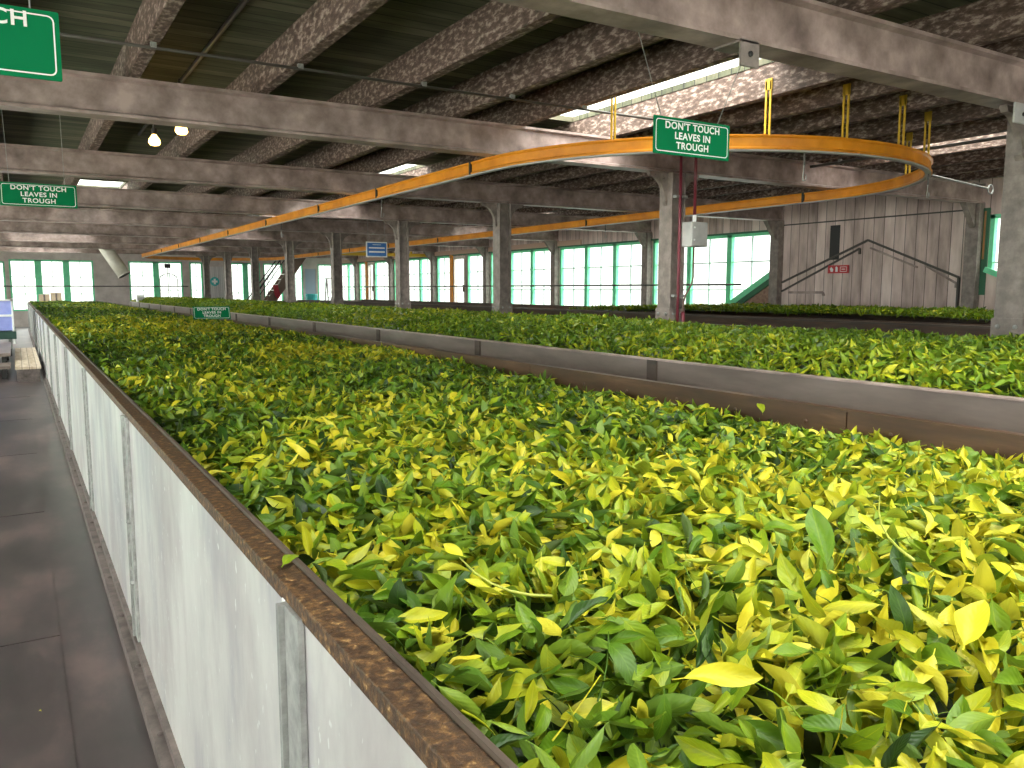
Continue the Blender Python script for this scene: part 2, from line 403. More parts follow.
# ------------------------------------------------------------------ walls and windows
def wall_x(name, x0, x1, y0, y1, z0, z1, holes, material):
    """wall slab normal to X with rectangular holes (ya, yb, za, zb)"""
    m = MB(); ysl = sorted({y0, y1} | {h[0] for h in holes} | {h[1] for h in holes}); zsl = sorted({z0, z1} | {h[2] for h in holes} | {h[3] for h in holes})
    for i in range(len(ysl) - 1):
        for j in range(len(zsl) - 1):
            cy, cz = (ysl[i] + ysl[i+1]) / 2, (zsl[j] + zsl[j+1]) / 2
            if not any(h[0] < cy < h[1] and h[2] < cz < h[3] for h in holes): m.box(x0, x1, ysl[i], ysl[i+1], zsl[j], zsl[j+1])
    return struct(m.build(name, material))
def wall_y(name, y0, y1, x0, x1, z0, z1, holes, material):
    m = MB(); xsl = sorted({x0, x1} | {h[0] for h in holes} | {h[1] for h in holes}); zsl = sorted({z0, z1} | {h[2] for h in holes} | {h[3] for h in holes})
    for i in range(len(xsl) - 1):
        for j in range(len(zsl) - 1):
            cx, cz = (xsl[i] + xsl[i+1]) / 2, (zsl[j] + zsl[j+1]) / 2
            if not any(h[0] < cx < h[1] and h[2] < cz < h[3] for h in holes): m.box(xsl[i], xsl[i+1], y0, y1, zsl[j], zsl[j+1])
    return struct(m.build(name, material))

def window(axis, c, a0, a1, z0, z1, n, words, inward, lights_rows=3, fmat=None, mw=.07):
    """window in the wall plane (axis 'x': plane x=c, running in y)."""
    fmat = fmat or M['wingreen']
    def bx(m, p0, p1, q0, q1, d0, d1):
        if axis == 'x': m.box(c + d0, c + d1, p0, p1, q0, q1)
        else: m.box(p0, p1, c + d0, c + d1, q0, q1)
    f = MB(); w = .07
    bx(f, a0, a1, z0, z0 + w, -.05, .05); bx(f, a0, a1, z1 - w, z1, -.05, .05)
    bx(f, a0, a0 + w, z0, z1, -.05, .05); bx(f, a1 - w, a1, z0, z1, -.05, .05)
    st = (a1 - a0) / n
    for k in range(1, n): bx(f, a0 + k * st - mw, a0 + k * st + mw, z0, z1, -.05, .05)
    o = struct(f.build(new_window(), fmat)); o['label'] = words
    b = MB()
    for k in range(n):
        m0, m1 = a0 + k * st, a0 + (k + 1) * st
        bx(b, (m0 + m1) / 2 - .012, (m0 + m1) / 2 + .012, z0, z1, -.02, .02)
    for r in range(1, lights_rows):
        zz = z0 + (z1 - z0) * r / lights_rows
        bx(b, a0, a1, zz - .012, zz + .012, -.019, .019)
    b.build('muntin', M['muntin'], o)
    g = MB(); bx(g, a0 + .02, a1 - .02, z0 + .02, z1 - .02, -.003, .003); g.build('pane', M['glass'], o)
    s = -.14 if inward > 0 else .14
    if axis == 'x':
        portal('window_portal', (c + s, (a0 + a1) / 2, (z0 + z1) / 2), z1 - z0, a1 - a0, (0, PI / 2 * (-1 if inward > 0 else 1), 0))
    else:
        portal('window_portal', ((a0 + a1) / 2, c + s, (z0 + z1) / 2), a1 - a0, z1 - z0, (PI / 2 * (1 if inward < 0 else -1), 0, 0))
    return o

WZ0, WZ1 = .95, 2.84
# right wall ------------------------------------------------------
bays = [(ROWS[i] + .14, ROWS[i+1] - .14) for i in (2, 3, 4)] + [(ROWS[5] + .14, 26.0), (27.35, ROWS[6] - .14), (ROWS[6] + .14, ROWS[7] - .14), (ROWS[7] + .14, 34.9), (35.8, ROWS[8] - .14)]
holes = [(p, q, WZ0, WZ1) for p, q in bays] + [(26.15, 27.05, 0, 2.8), (35.0, 35.7, 0, 2.8)] + [(ROWS[8] + .14, YF - .3, WZ0, WZ1)]
holes.append((ROWS[1] - 1.95, ROWS[1] - .21, 1.25, WZ1))
wall_x('wall_right', XR, XR + .14, YB, YF, 0, JOIST_Z1 + .06, holes, M['wallboards'])
for i, (p, q) in enumerate(bays):
    window('x', XR + .06, p, q, WZ0, WZ1, 3 if q - p > 2 else 1, 'green framed window bay in the right wall, %s back from the boarded gable' % ordinal(i), -1)
for k, (p, q) in enumerate(((26.15, 27.05), (35.0, 35.7))):
    fr = MB().box(XR - .02, XR + .06, p, p + .07, 0, 2.8).box(XR - .02, XR + .06, q - .07, q, 0, 2.8).box(XR - .02, XR + .06, p + .07, q - .07, 2.7, 2.8).box(XR - .02, XR + .06, p + .07, q - .07, 0, .9)
    o = struct(fr.build('door_%d' % (k + 3), M['cream'])); o['label'] = ['glazed cream door between the right wall windows', 'glazed cream door near the far end of the right wall'][k]
    MB().box(XR + .01, XR + .02, p + .07, q - .07, .9, 2.7).build('pane', M['glass'], o)
    MB().box(XR - .07, XR - .02, p + .02, p + .08, 1.5, 1.75).build('door_handle', M['rust'], o)
    portal('window_portal', (XR + .2, (p + q) / 2, 1.8), 1.8, q - p - .14, (0, PI / 2, 0))
    o = struct(MB().box(XR - .06, XR, q + .02, q + .22, 0, 2.86).build('trim_%d' % (k + 11), M['orange'])); o['label'] = ['orange post beside the white door', 'orange post near the far end of the right wall'][k]
o = struct(MB().box(XR - .07, XR - .02, 19.0, YF, 2.87, 3.02).build('trim_13', plain('fascia', (.52, .34, .26), .6))); o['label'] = 'pinkish fascia board above the far windows of the right wall' 
window('x', XR + .06, ROWS[8] + .14, YF - .3, WZ0, WZ1, 2, 'last green framed window bay of the right wall', -1)
window('x', XR + .06, ROWS[1] - 1.95, ROWS[1] - .21, 1.25, WZ1, 1, 'green framed window behind the nearest column', -1, 2)
# the boarded-off corners under the old roof line
def tri(name, pts, m, dx, th, words):
    o = MB().prism([(XR + dx, a, b) for a, b in pts], (th, 0, 0)).build(name, m); struct(o); o['label'] = words; return o
y0 = ROWS[2] + .14
tri('trim_2', [(y0, WZ0), (y0 + 1.65, WZ0), (y0, 1.90)], M['brick'], -.01, .05, 'brick infill under the sloping green trim of the right wall window')
MBt = MB(); MBt.bar((XR - .03, y0 + 1.72, WZ0), (XR - .03, y0 - .03, 1.95), .06, .12); o = struct(MBt.build('trim_3', M['wingreen'])); o['label'] = 'sloping green board cutting the window corner'
MBt = MB(); MBt.bar((XR - .04, y0 + 1.70, WZ0 - .14), (XR - .04, y0 - .03, 1.81), .05, .11); o = struct(MBt.build('trim_4', M['trimgreen'])); o['label'] = 'dark lower edge of the sloping green board'
y1 = ROWS[1] - .21
tri('trim_5', [(y1, 1.25), (y1, 1.92), (y1 - 1.65, 1.25)], M['wallboards'], -.012, .05, 'grey boards under the sloping window sill behind the nearest column')
MBt = MB(); MBt.bar((XR - .03, y1 + .02, 1.93), (XR - .03, y1 - 1.67, 1.25), .06, .09); o = struct(MBt.build('trim_6', M['wingreen'])); o['label'] = 'sloping green sill of the window behind the nearest column'
o = struct(MB().box(XR - .03, XR, y1, y1 + .10, 1.5, 2.95).build('trim_7', M['trimgreen'])); o['label'] = 'dark green board beside the right hand window'
o = struct(MB().box(XR - .04, XR, y1 + .05, y1 + .08, 2.1, 2.9).build('trim_8', plain('old_orange', (.35, .17, .06), .6))); o['label'] = 'narrow orange strip beside the right hand window'
# wall posts
for i, y in enumerate(ROWS):
    p = MB().box(XR - .16, XR, y - .11, y + .11, 0, BEAM_Z0)
    p.prism([(XR - .16, y - .05, BEAM_Z0), (XR - .48, y - .05, BEAM_Z0), (XR - .16, y - .05, BEAM_Z0 - .4)], (0, .1, 0))
    o = p.build('wall_post', M['steel_col'])
    tag(o, '%s steel post standing against the right wall, counted from the camera' % ordinal(i), 'post', 'steel posts on the right wall', 'structure')
# header band above windows + gable outline of a former roof on the boarding
hb = MB()
hb.box(XR - .025, XR, ROWS[1] + .12, ROWS[2] - .12, 2.93, 2.955)
hb.bar((XR - .02, ROWS[1] + .16, 1.0), (XR - .02, ROWS[1] + .16, 2.93), .03, .04, up=(0, 1, 0))
o = struct(hb.build('trim_9', M['darkpipe'])); o['label'] = 'thin dark seam strip across the boarded gable wall'
pk = (9.78, 2.53)
g = MB()
def wl(m, a, b, w=.035, d=.04): m.bar((XR - .02, a[0], a[1]), (XR - .02, b[0], b[1]), d, w)
wl(g, (ROWS[2] - .12, 1.74), pk); wl(g, pk, (7.98, 1.80)); wl(g, (7.98, 1.80), (7.98, 1.0))
wl(g, (ROWS[2] - .12, 1.55), (9.95, 2.38), .03); wl(g, (9.95, 2.38), (9.95, 2.27), .03)
o = g.build('roof_outline', M['darkpipe']); tag(o, 'dark gable shaped outline of an old roof on the right wall boarding', 'wall trim', None, 'structure')
g = MB(); wl(g, (9.72, 2.38), (8.75, 1.99), .03); wl(g, (8.6, 2.02), (8.02, 1.70), .03); wl(g, (8.02, 1.70), (8.02, 1.62), .03); wl(g, (11.6, 1.53), (10.75, 1.53), .05); wl(g, (10.75, 1.53), (10.72, 1.46), .04)
o = g.build('roof_flashing', M['steel']); tag(o, 'grey flashing strips below the gable outline on the wall', 'wall trim', None, 'structure')
o = MB().box(XR - .012, XR, 10.42, 10.64, 2.18, 2.86).build('dark_slot', M['black']); tag(o, 'black vertical slot in the boarded wall above the red sign', 'wall opening', None, 'structure')
# header plate above windows, pale band
o = struct(MB().box(XR - .05, XR, ROWS[2] + .12, YF, 2.83, 2.87).build('trim_10', M['trimgreen'])); o['label'] = 'dark green head board above the right wall windows'

# far wall ---------------------------------------------------------
fw = [(-.2, 2.95, .67, WZ1), (4.35, 6.62, .9, WZ1), (6.92, 7.5, .9, WZ1), (8.75, 10.15, .7, WZ1), (10.3, 11.25, .7, WZ1), (11.5, 12.25, .7, WZ1), (13.0, 13.8, .7, WZ1), (-.95, -.35, .9, 2.75), (-2.4, -1.1, .9, 2.75)]
dr = [(7.62, 8.45, 0, 2.65), (12.35, 12.9, 0, 2.6)]
wall_y('wall_back', YF, YF + .14, XL, XR, 0, JOIST_Z1 + .06, fw + dr, M['plaster'])
nn = [3, 2, 1, 2, 1, 1, 1, 1, 2]
ww = ['three light green window at the end of the near trough', 'green end wall window behind the hoop stand', 'narrow end wall window beside the corrugated door', 'end wall window behind the stair handrail',
      'end wall window behind the stairs', 'yellowish end wall window right of the stairs', 'end wall window behind the stepladder', 'narrow end wall window at the left edge', 'end wall window left of the aisle']
for h, n, w in zip(fw, nn, ww): window('y', YF + .06, *h, n, w, -1, 3, None, .125)
o = struct(MB().box(7.62, 8.45, YF + .03, YF + .08, 0, 2.65).build('door_1', M['greendoor'])); o['label'] = 'white corrugated door carrying a green cross sign'
MB().box(8.34, 8.38, YF - .02, YF + .03, 1.0, 1.2).build('door_handle', M['black'], o)
o = struct(MB().box(12.35, 12.9, YF + .03, YF + .08, 0, 2.6).build('door_2', M['bluegrey'])); o['label'] = 'blue grey door in the end wall'
MB().box(12.45, 12.49, YF - .02, YF + .03, 1.0, 1.2).build('door_handle', M['black'], o)
# left wall and rear wall (out of frame) ---------------------------
holes = []
for i in range(-1, 8):
    a = (ROWS[0] + 4.18 * i); holes.append((a + .2, a + 4.18 - .2, .9, 2.85))
wall_x('wall_left', XL - .14, XL, YB, YF, 0, JOIST_Z1 + .06, holes, M['plaster'])
for k, h in enumerate(holes): window('x', XL - .06, *h, 3, '%s green window bay of the aisle side wall' % ordinal(k), 1)
fh = [(-2.0, 2.0, .9, 2.9), (2.6, 6.6, .9, 2.9), (7.2, 11.2, .9, 2.9)]
wall_y('wall_front', YB - .14, YB, XL, XR, 0, JOIST_Z1 + .06, fh, M['plaster'])
for k, h in enumerate(fh): window('y', YB - .06, *h, 3, '%s window in the wall behind the viewer' % ordinal(k), 1)

# pipe rails in front of the windows
def pipe_rail(pts, stub, label):
    t = empty('guard_rail', pts[0][:2] + (0,), label, 'rail')
    MB().tube(pts, .022, 8).build('pipe', M['darkpipe'], t, smooth=True)
    for p, q in stub: 
        MB().tube([p, q], .012, 6).build('bracket', M['darkpipe'], t)
    return t
yy = [13.0, 16.3, 20.4, 24.6, 28.8, 33.0, 37.1]
pipe_rail([(XR - .22, 12.75, 1.70), (XR - .22, YF - .3, 1.70)], [((XR - .22, y, 1.70), (XR, y, 1.70)) for y in [ROWS[k] + .02 for k in range(3, 9)]], 'dark pipe rail running along the right wall windows')
pipe_rail([(-.5, YF - .2, 1.72), (6.8, YF - .2, 1.72)], [((x, YF - .2, 1.72), (x, YF, 1.72)) for x in (-.3, 3.3, 4.1, 6.75)], 'dark pipe rail running along the end wall windows')

# ------------------------------------------------------------------ troughs
def trough(x0, x1, y0, y1, label, kind):
    t = empty('withering_trough', (x0, y0, 0), label, 'trough')
    L = y1 - y0
    if kind == 'near':
        # bay by bay: white sheets and galvanised stiles on the aisle side
        edges = [y0] + [1.30 + 2.4 * k for k in range(-1, 16) if y0 < 1.30 + 2.4 * k < y1] + [y1]
        for a, b in zip(edges[:-1], edges[1:]):
            MB().box(x0, x0 + .012, a + .004, b - .004, .09, TOP - .035).build('side_sheet', M['alu'], t)
        for k, e in enumerate(edges):
            s = MB().box(x0 - .012, x0 - .001, e - .062, e + .030, .10, TOP - .03)
            s.box(x0 - .022, x0 - .012, e + .014, e + .030, .10, TOP - .03)
            s.build('stile', M['galv'], t)
            if e < 12:
                c = MB().box(x0 - .006, x0 - .0005, e + .034, e + .050, .10, TOP - .03); c.build('joint_strip', M['white'], t)
                for zz in (.35, .62): MB().dome((x0 - .012, e - .02, zz), (-1, 0, 0), .013, .016).build('bolt', M['galv'], t)
        # rim: rusty angle with an upstanding inner edge
        r = MB().box(x0 - .004, x0 + .044, y0, y1, TOP - .036, TOP - .004)
        r.build('rim', M['rust'], t, bevel=.003)
        MB().box(x0 + .044, x0 + .052, y0, y1, TOP - .14, TOP + .004).build('inner_flange', M['darkboard'], t)
        # kerb along the floor
        k = MB().box(x0 - .055, x0 + .01, y0, y1, 0, .055)
        k.box(x0 - .02, x0 + .01, y0, y1, .055, .09)
        for i in range(int(L / .6)): k.dome((x0 - .03, y0 + .3 + i * .6, .055), (0, 0, 1), .012, .01)
        k.build('kerb', M['kerb'], t)
        # far side: brown boards in lengths, pale flange on top
        eb = [y0] + [2.1 + 2.44 * k for k in range(-1, 15)] + [y1]
        for a, b in zip(eb[:-1], eb[1:]):
            if b - a < .05: continue
            bb = MB().box(x1 - .03, x1, a + .003, b - .003, .62, TOP - .01)
            n = max(1, int((b - a) / .4))
            for i in range(n): bb.dome((x1 - .03, a + (i + .5) * (b - a) / n, TOP - .075), (-1, 0, 0), .011, .008)
            bb.build('side_board', M['brownboard'], t)
        MB().box(x1 - .034, x1 + .012, y0, y1, TOP - .010, TOP).build('rim_cap', M['brownboard'], t)
        MB().box(x1 - .01, x1 + .02, y0, y1, 0, .62).build('skirt_board', M['greyside'], t)
    elif kind == 'second':
        eb = [y0] + [4.42 + 2.6 * k for k in range(0, 14) if y0 < 4.42 + 2.6 * k < y1] + [y1]
        for a, b in zip(eb[:-1], eb[1:]):
            if b - a < .05: continue
            MB().box(x0, x0 + .02, a + .004, b - .004, .1, TOP - .012).build('side_sheet', M['greyside'], t)
        for e in eb[1:-1]:
            MB().box(x0 - .014, x0 - .001, e - .05, e + .05, .1, TOP - .01).build('joint_cover', M['darkboard'], t)
        MB().box(x0 - .012, x0 + .05, y0, y1, TOP - .012, TOP).build('rim', M['steel'], t, bevel=.002)
        MB().box(x1 - .03, x1, y0, y1, .1, TOP).build('side_board', M['darkboard'], t)
    else:
        MB().box(x0, x0 + .04, y0, y1, .1, TOP - .0).build('side_board', M['darkboard'], t)
        MB().box(x0 - .015, x0 + .06, y0, y1, TOP, TOP + .03).build('rim', M['brownboard'], t)
        MB().box(x1 - .04, x1, y0, y1, .1, TOP).build('side_board', M['brownboard'], t)
        MB().box(x1 - .06, x1 + .015, y0, y1, TOP, TOP + .03).build('rim', M['darkboard'], t)
    MB().box(x0 + .055, x1 - .05, y0 + .02, y1 - .02, .62, .66).build('mesh_bed', M['darkboard'], t)
    e1 = MB().box(x0 + .02, x1 - .02, y1 - .02, y1, .1, TOP).build('end_board', M['greyside'], t)
    e1 = MB().box(x0 + .02, x1 - .02, y0, y0 + .02, .1, TOP).build('end_board', M['greyside'], t)
    for yv in (y0 + .3, (y0 + y1) / 2, y1 - .3):
        for xx in (x0 + .15, x1 - .15):
            MB().box(xx - .05, xx + .05, yv - .05, yv + .05, 0, .62).build('leg', M['galv'], t)
    return t
T1 = (.365, 2.95, -1.6, 37.2)
T2 = (3.90, 6.50, 1.4, 36.2)
T3 = (7.95, 10.55, 2.0, 35.2)
T4 = (10.95, 13.5, 3.0, 35.2)
trough(*T1, 'nearest long trough with white sheet side and rusty brown rim', 'near')
trough(*T2, 'second long trough with plain grey side, past the brown boards', 'second')
trough(*T3, 'dark brown trough standing behind the row of steel columns', 'third')
trough(*T4, 'dark trough along the right wall, partly filled with leaves', 'third')

# ------------------------------------------------------------------ leaves
def leaf_proto(nl, nw, seed, stalk=True):
    r = random.Random(seed)
    Wd = r.uniform(.185, .29)               # half width relative to length
    bend = r.uniform(-1.2, 1.7)              # total bend along the length
    fold = r.uniform(.05, .75)
    if r.random() < .2: fold = r.uniform(.8, 1.2)
    wav = r.uniform(.02, .075); kw = r.uniform(5, 11); ph = r.uniform(0, 6)
    tw = r.uniform(-1.2, 1.2)
    side = r.uniform(-.5, .5)
    us = [i / (nl - 1) for i in range(nl)]
    rows = []
    px, pz, py = 0.0, 0.0, 0.0
    prev = 0.0
    V = []; UV = []
    for i, u in enumerate(us):
        ds = u - prev; prev = u
        a = bend * (u - .35); h = side * (u - .3)
        px += math.cos(a) * math.cos(h) * ds; pz += -math.sin(a) * ds; py += math.sin(h) * ds
        if stalk and nl > 4:
            t = max(0, (u - .13) / .87)
        else: t = u
        hw = Wd * 2.15 * (max(t, 0) ** .72) * ((1 - t) ** .85) if t > 0 else 0
        hw = max(hw, .010 if u < .99 else .004)
        fo = fold * (1 - .35 * u); twu = tw * u
        for j in range(nw):
            w = -1 + 2 * j / (nw - 1)
            lw = hw * abs(w)
            dy = lw * math.cos(fo) * (1 if w > 0 else -1 if w < 0 else 0); dz = lw * math.sin(fo) + wav * math.sin(kw * u + ph + (1.7 if w > 0 else 0)) * abs(w) * min(1, hw / Wd)
            y2 = dy * math.cos(twu) - dz * math.sin(twu); z2 = dy * math.sin(twu) + dz * math.cos(twu)
            V.append((px + z2 * math.sin(a), py + y2, pz + z2 * math.cos(a))); UV.append((u, .5 + .5 * w))
    F = [(i * nw + j, (i + 1) * nw + j, (i + 1) * nw + j + 1, i * nw + j + 1) for i in range(nl - 1) for j in range(nw - 1)]
    V = np.array(V); V -= V.mean(0)
    return V, np.array(F), np.array(UV)

def twig_proto(seed):
    r = random.Random(seed); n = 5
    b = r.uniform(-.5, .5); V = []; UV = []; F = []
    for i in range(n):
        u = i / (n - 1)
        c = np.array((u - .5, b * u * u, .25 * b * math.sin(3 * u)))
        rad = .018 * (1 - .5 * u)
        for j in range(3):
            a = 2 * PI * j / 3; V.append(c + np.array((0, math.cos(a), math.sin(a))) * rad); UV.append((.3, .75))
    for i in range(n - 1):
        for j in range(3):
            F.append((i * 3 + j, i * 3 + (j + 1) % 3, (i + 1) * 3 + (j + 1) % 3, (i + 1) * 3 + j))
    return np.array(V), np.array(F), np.array(UV)

def rotmats(yaw, tilt, roll):
    cy, sy = np.cos(yaw), np.sin(yaw); ct, st = np.cos(tilt), np.sin(tilt); cr, sr = np.cos(roll), np.sin(roll)
    Z = np.zeros_like(cy); O = np.ones_like(cy)
    Rz = np.stack([np.stack([cy, -sy, Z], -1), np.stack([sy, cy, Z], -1), np.stack([Z, Z, O], -1)], -2)
    Ry = np.stack([np.stack([ct, Z, -st], -1), np.stack([Z, O, Z], -1), np.stack([st, Z, ct], -1)], -2)
    Rx = np.stack([np.stack([O, Z, Z], -1), np.stack([Z, cr, -sr], -1), np.stack([Z, sr, cr], -1)], -2)
    return Rz @ Ry @ Rx

def vnoise(x, y, s, seed):
    """smooth 2-d value noise in [0,1]"""
    r = np.random.default_rng(seed); G = r.random((128, 128))
    x = x * s + 31.7; y = y * s + 17.3
    xi = np.floor(x).astype(int); yi = np.floor(y).astype(int); fx = x - xi; fy = y - yi
    fx = fx * fx * (3 - 2 * fx); fy = fy * fy * (3 - 2 * fy)
    g = lambda a, b: G[a % 128, b % 128]
    return (g(xi, yi) * (1 - fx) + g(xi + 1, yi) * fx) * (1 - fy) + (g(xi, yi + 1) * (1 - fx) + g(xi + 1, yi + 1) * fx) * fy

PRO = {'hi': [leaf_proto(9, 5, 100 + k) for k in range(22)] + [twig_proto(500 + k) for k in range(2)],
       'mid': [leaf_proto(6, 3, 200 + k) for k in range(18)] + [twig_proto(600 + k) for k in range(2)],
       'lo': [leaf_proto(4, 3, 300 + k, False) for k in range(14)]}

class LeafMass:
    def __init__(self): self.V = []; self.F = []; self.T = []; self.U = []; self.n = 0
    def put(self, lod, pos, yaw, tilt, roll, size, tone):
        pros = PRO[lod]; idx = rng.integers(0, len(pros), len(pos))
        R = rotmats(yaw, tilt, roll)
        for k, (v, f, uv) in enumerate(pros):
            s = np.nonzero(idx == k)[0]
            if not len(s): continue
            P = np.einsum('nij,vj->nvi', R[s], v) * size[s][:, None, None] + pos[s][:, None, :]
            nv = len(v)
            off = self.n + np.arange(len(s))[:, None, None] * nv
            self.V.append(P.reshape(-1, 3)); self.F.append((f[None] + off).reshape(-1, 4))
            self.T.append(np.repeat(tone[s], nv)); self.U.append(np.tile(uv, (len(s), 1)))
            self.n += len(s) * nv
    def grid(self, x0, x1, y0, y1, nx, ny, hfun, tone):
        X, Y = np.meshgrid(np.linspace(x0, x1, nx), np.linspace(y0, y1, ny)); Zz = hfun(X, Y)
        V = np.stack([X, Y, Zz], -1).reshape(-1, 3)
        I = np.arange(nx * ny).reshape(ny, nx)
        F = np.stack([I[:-1, :-1], I[:-1, 1:], I[1:, 1:], I[1:, :-1]], -1).reshape(-1, 4) + self.n
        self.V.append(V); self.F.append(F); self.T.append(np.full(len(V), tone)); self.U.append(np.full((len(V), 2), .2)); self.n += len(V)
    def build(self, name, label):
        V = np.concatenate(self.V); F = np.concatenate(self.F); T = np.concatenate(self.T); U = np.concatenate(self.U)
        o = mesh_from(name, V, F, T, U); tag(o, label, 'leaves', None, 'stuff'); return o
def mesh_from(name, V, F, T, U):
    me = bpy.data.meshes.new(name)
    me.vertices.add(len(V)); me.vertices.foreach_set('co', V.astype(np.float32).ravel())
    nf = len(F)
    me.loops.add(nf * 4); me.loops.foreach_set('vertex_index', F.astype(np.int32).ravel())
    me.polygons.add(nf); me.polygons.foreach_set('loop_start', np.arange(0, nf * 4, 4, dtype=np.int32))
    me.polygons.foreach_set('use_smooth', np.ones(nf, dtype=bool))
    me.update(calc_edges=True)
    a = me.attributes.new('tone', 'FLOAT', 'POINT'); a.data.foreach_set('value', T.astype(np.float32))
    uvl = me.uv_layers.new(name='leaf_uv'); uvl.data.foreach_set('uv', U[F.ravel()].astype(np.float32).ravel())
    me.materials.append(M['leaf'])
    o = bpy.data.objects.new(name, me); COL.objects.link(o)
    return o

def scatter(mass, x0, x1, y0, y1, dens, lod, hfun, tonefun, size, layer=.055, tilt=.5, skip=None, sd=.25):
    n = int((x1 - x0) * (y1 - y0) * dens)
    x = rng.uniform(x0, x1, n); y = rng.uniform(y0, y1, n)
    if skip is not None:
        k = ~skip(x, y); x, y = x[k], y[k]; n = len(x)
    depth = rng.random(n) ** 1.3
    z = hfun(x, y) - layer * depth + .012
    t = np.abs(rng.normal(0, tilt, n)) * np.sign(rng.random(n) - .5)
    yaw = rng.uniform(0, 2 * PI, n); roll = rng.normal(0, .55, n)
    flip = rng.random(n) < .22; roll = roll + flip * PI
    sz = size * rng.uniform(.62, 1.28, n)
    tone = np.clip(tonefun(x, y) + rng.normal(0, sd, n), .05, 1.0)
    mass.put(lod, np.stack([x, y, z], -1), yaw, t, roll, sz, tone)

def h1(x, y):
    return TOP - .045 - .05 * (x - .4) / 2.5 + .055 * (vnoise(x, y, 1.7, 3) - .5) + .04 * (vnoise(x, y, 5, 4) - .5) + .03 * np.exp(-((x - 1.6) / .8) ** 2) + .045 * np.clip((y - 3.5) / 5, 0, 1)
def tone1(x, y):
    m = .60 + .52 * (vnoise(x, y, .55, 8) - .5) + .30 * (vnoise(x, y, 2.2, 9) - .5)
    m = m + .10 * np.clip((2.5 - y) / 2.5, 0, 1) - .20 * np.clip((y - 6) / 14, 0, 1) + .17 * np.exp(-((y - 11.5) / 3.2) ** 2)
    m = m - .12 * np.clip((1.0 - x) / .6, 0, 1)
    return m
def h2(x, y):
    e = np.clip(np.minimum(x - T2[0] - .05, T2[1] - .05 - x) / .55, 0, 1)
    return TOP - .035 + .175 * np.sqrt(e) + .05 * (vnoise(x, y, 1.6, 13) - .5) + .05 * (vnoise(x, y, 4, 14) - .5)
def tone2(x, y): return .555 + .20 * (vnoise(x, y, .6, 18) - .5) + .15 * (vnoise(x, y, 2.5, 19) - .5)
def h4(x, y):
    return TOP + .16 + .06 * (vnoise(x, y, 1.6, 23) - .5) - .10 * np.clip((y - 12) / 3, 0, 1)
def tone4(x, y): return .57 + .15 * (vnoise(x, y, .6, 28) - .5)

a0, a1 = T1[0] + .065, T1[1] - .045
m1 = LeafMass()
m1.grid(a0 - .01, a1 + .01, T1[2] + .03, T1[3] - .05, 60, 700, lambda x, y: h1(x, y) - .12, .02)  # near-black sheet under the leaves, shade of the gaps put into its colour
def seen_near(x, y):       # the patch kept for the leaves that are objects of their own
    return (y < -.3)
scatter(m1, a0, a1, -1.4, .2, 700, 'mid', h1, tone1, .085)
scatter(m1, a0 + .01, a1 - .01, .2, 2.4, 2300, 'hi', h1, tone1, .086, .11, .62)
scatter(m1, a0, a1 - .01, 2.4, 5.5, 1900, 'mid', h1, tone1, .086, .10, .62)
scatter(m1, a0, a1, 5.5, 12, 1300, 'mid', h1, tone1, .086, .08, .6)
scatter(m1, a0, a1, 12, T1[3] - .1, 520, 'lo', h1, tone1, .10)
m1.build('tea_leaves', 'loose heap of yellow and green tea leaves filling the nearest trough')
m2 = LeafMass()
m2.grid(T2[0] + .03, T2[1] - .04, T2[2] + .03, T2[3] - .05, 50, 500, lambda x, y: h2(x, y) - .06, .02)  # dark backing sheet again, coloured as the shade between leaves
scatter(m2, T2[0] + .05, T2[1] - .06, T2[2] + .1, 9, 1500, 'mid', h2, tone2, .086, .06, .6, None, .14)
scatter(m2, T2[0] + .05, T2[1] - .06, 9, 16, 750, 'mid', h2, tone2, .09, .06, .6, None, .14)
scatter(m2, T2[0] + .05, T2[1] - .06, 16, T2[3] - .1, 430, 'lo', h2, tone2, .11, .06, .6, None, .14)
m2.build('tea_leaves', 'green tea leaves heaped above the rim of the second, grey sided trough')
m4 = LeafMass()
m4.grid(T4[0] + .06, T4[1] - .05, T4[2] + .03, 15.6, 30, 150, lambda x, y: h4(x, y) - .06, .02)  # same dark backing, gap shade painted in
scatter(m4, T4[0] + .05, T4[1] - .05, T4[2] + .1, 15.5, 420, 'lo', h4, tone4, .11, .06, .6, None, .13)
m4.build('tea_leaves', 'distant bed of green leaves in the trough along the right wall')

# leaves in front that can be told one by one
GROUPL = 'single leaves on top of the heap at the near end of the first trough'
def one_leaf(pos, yaw, tilt, roll, size, tone, label, proto=None, group=GROUPL):
    v, f, uv = PRO['hi'][proto if proto is not None else random.randrange(22)]
    o = mesh_from('tea_leaf', v * size, f, np.full(len(v), tone), uv)
    R = rotmats(np.array([yaw]), np.array([tilt]), np.array([roll]))[0]
    o.matrix_world = Matrix.Translation(pos) @ Matrix([list(r) for r in R]).to_4x4()
    tag(o, label, 'leaf', group); return o
def leaf_words(t, x, y, tilt):
    c = 'pale yellow' if t > .84 else 'yellow green' if t > .66 else 'fresh green' if t > .42 else 'dark green'
    p = 'tilted up' if abs(tilt) > .35 else 'lying flat'
    w = 'close to the rusty rim' if x < .78 else 'at the very front of the heap' if y < .95 else 'further back on the front of the heap'
    return '%s loose tea leaf %s %s' % (c, p, w)
cnt = 0
lr = np.random.default_rng(5)
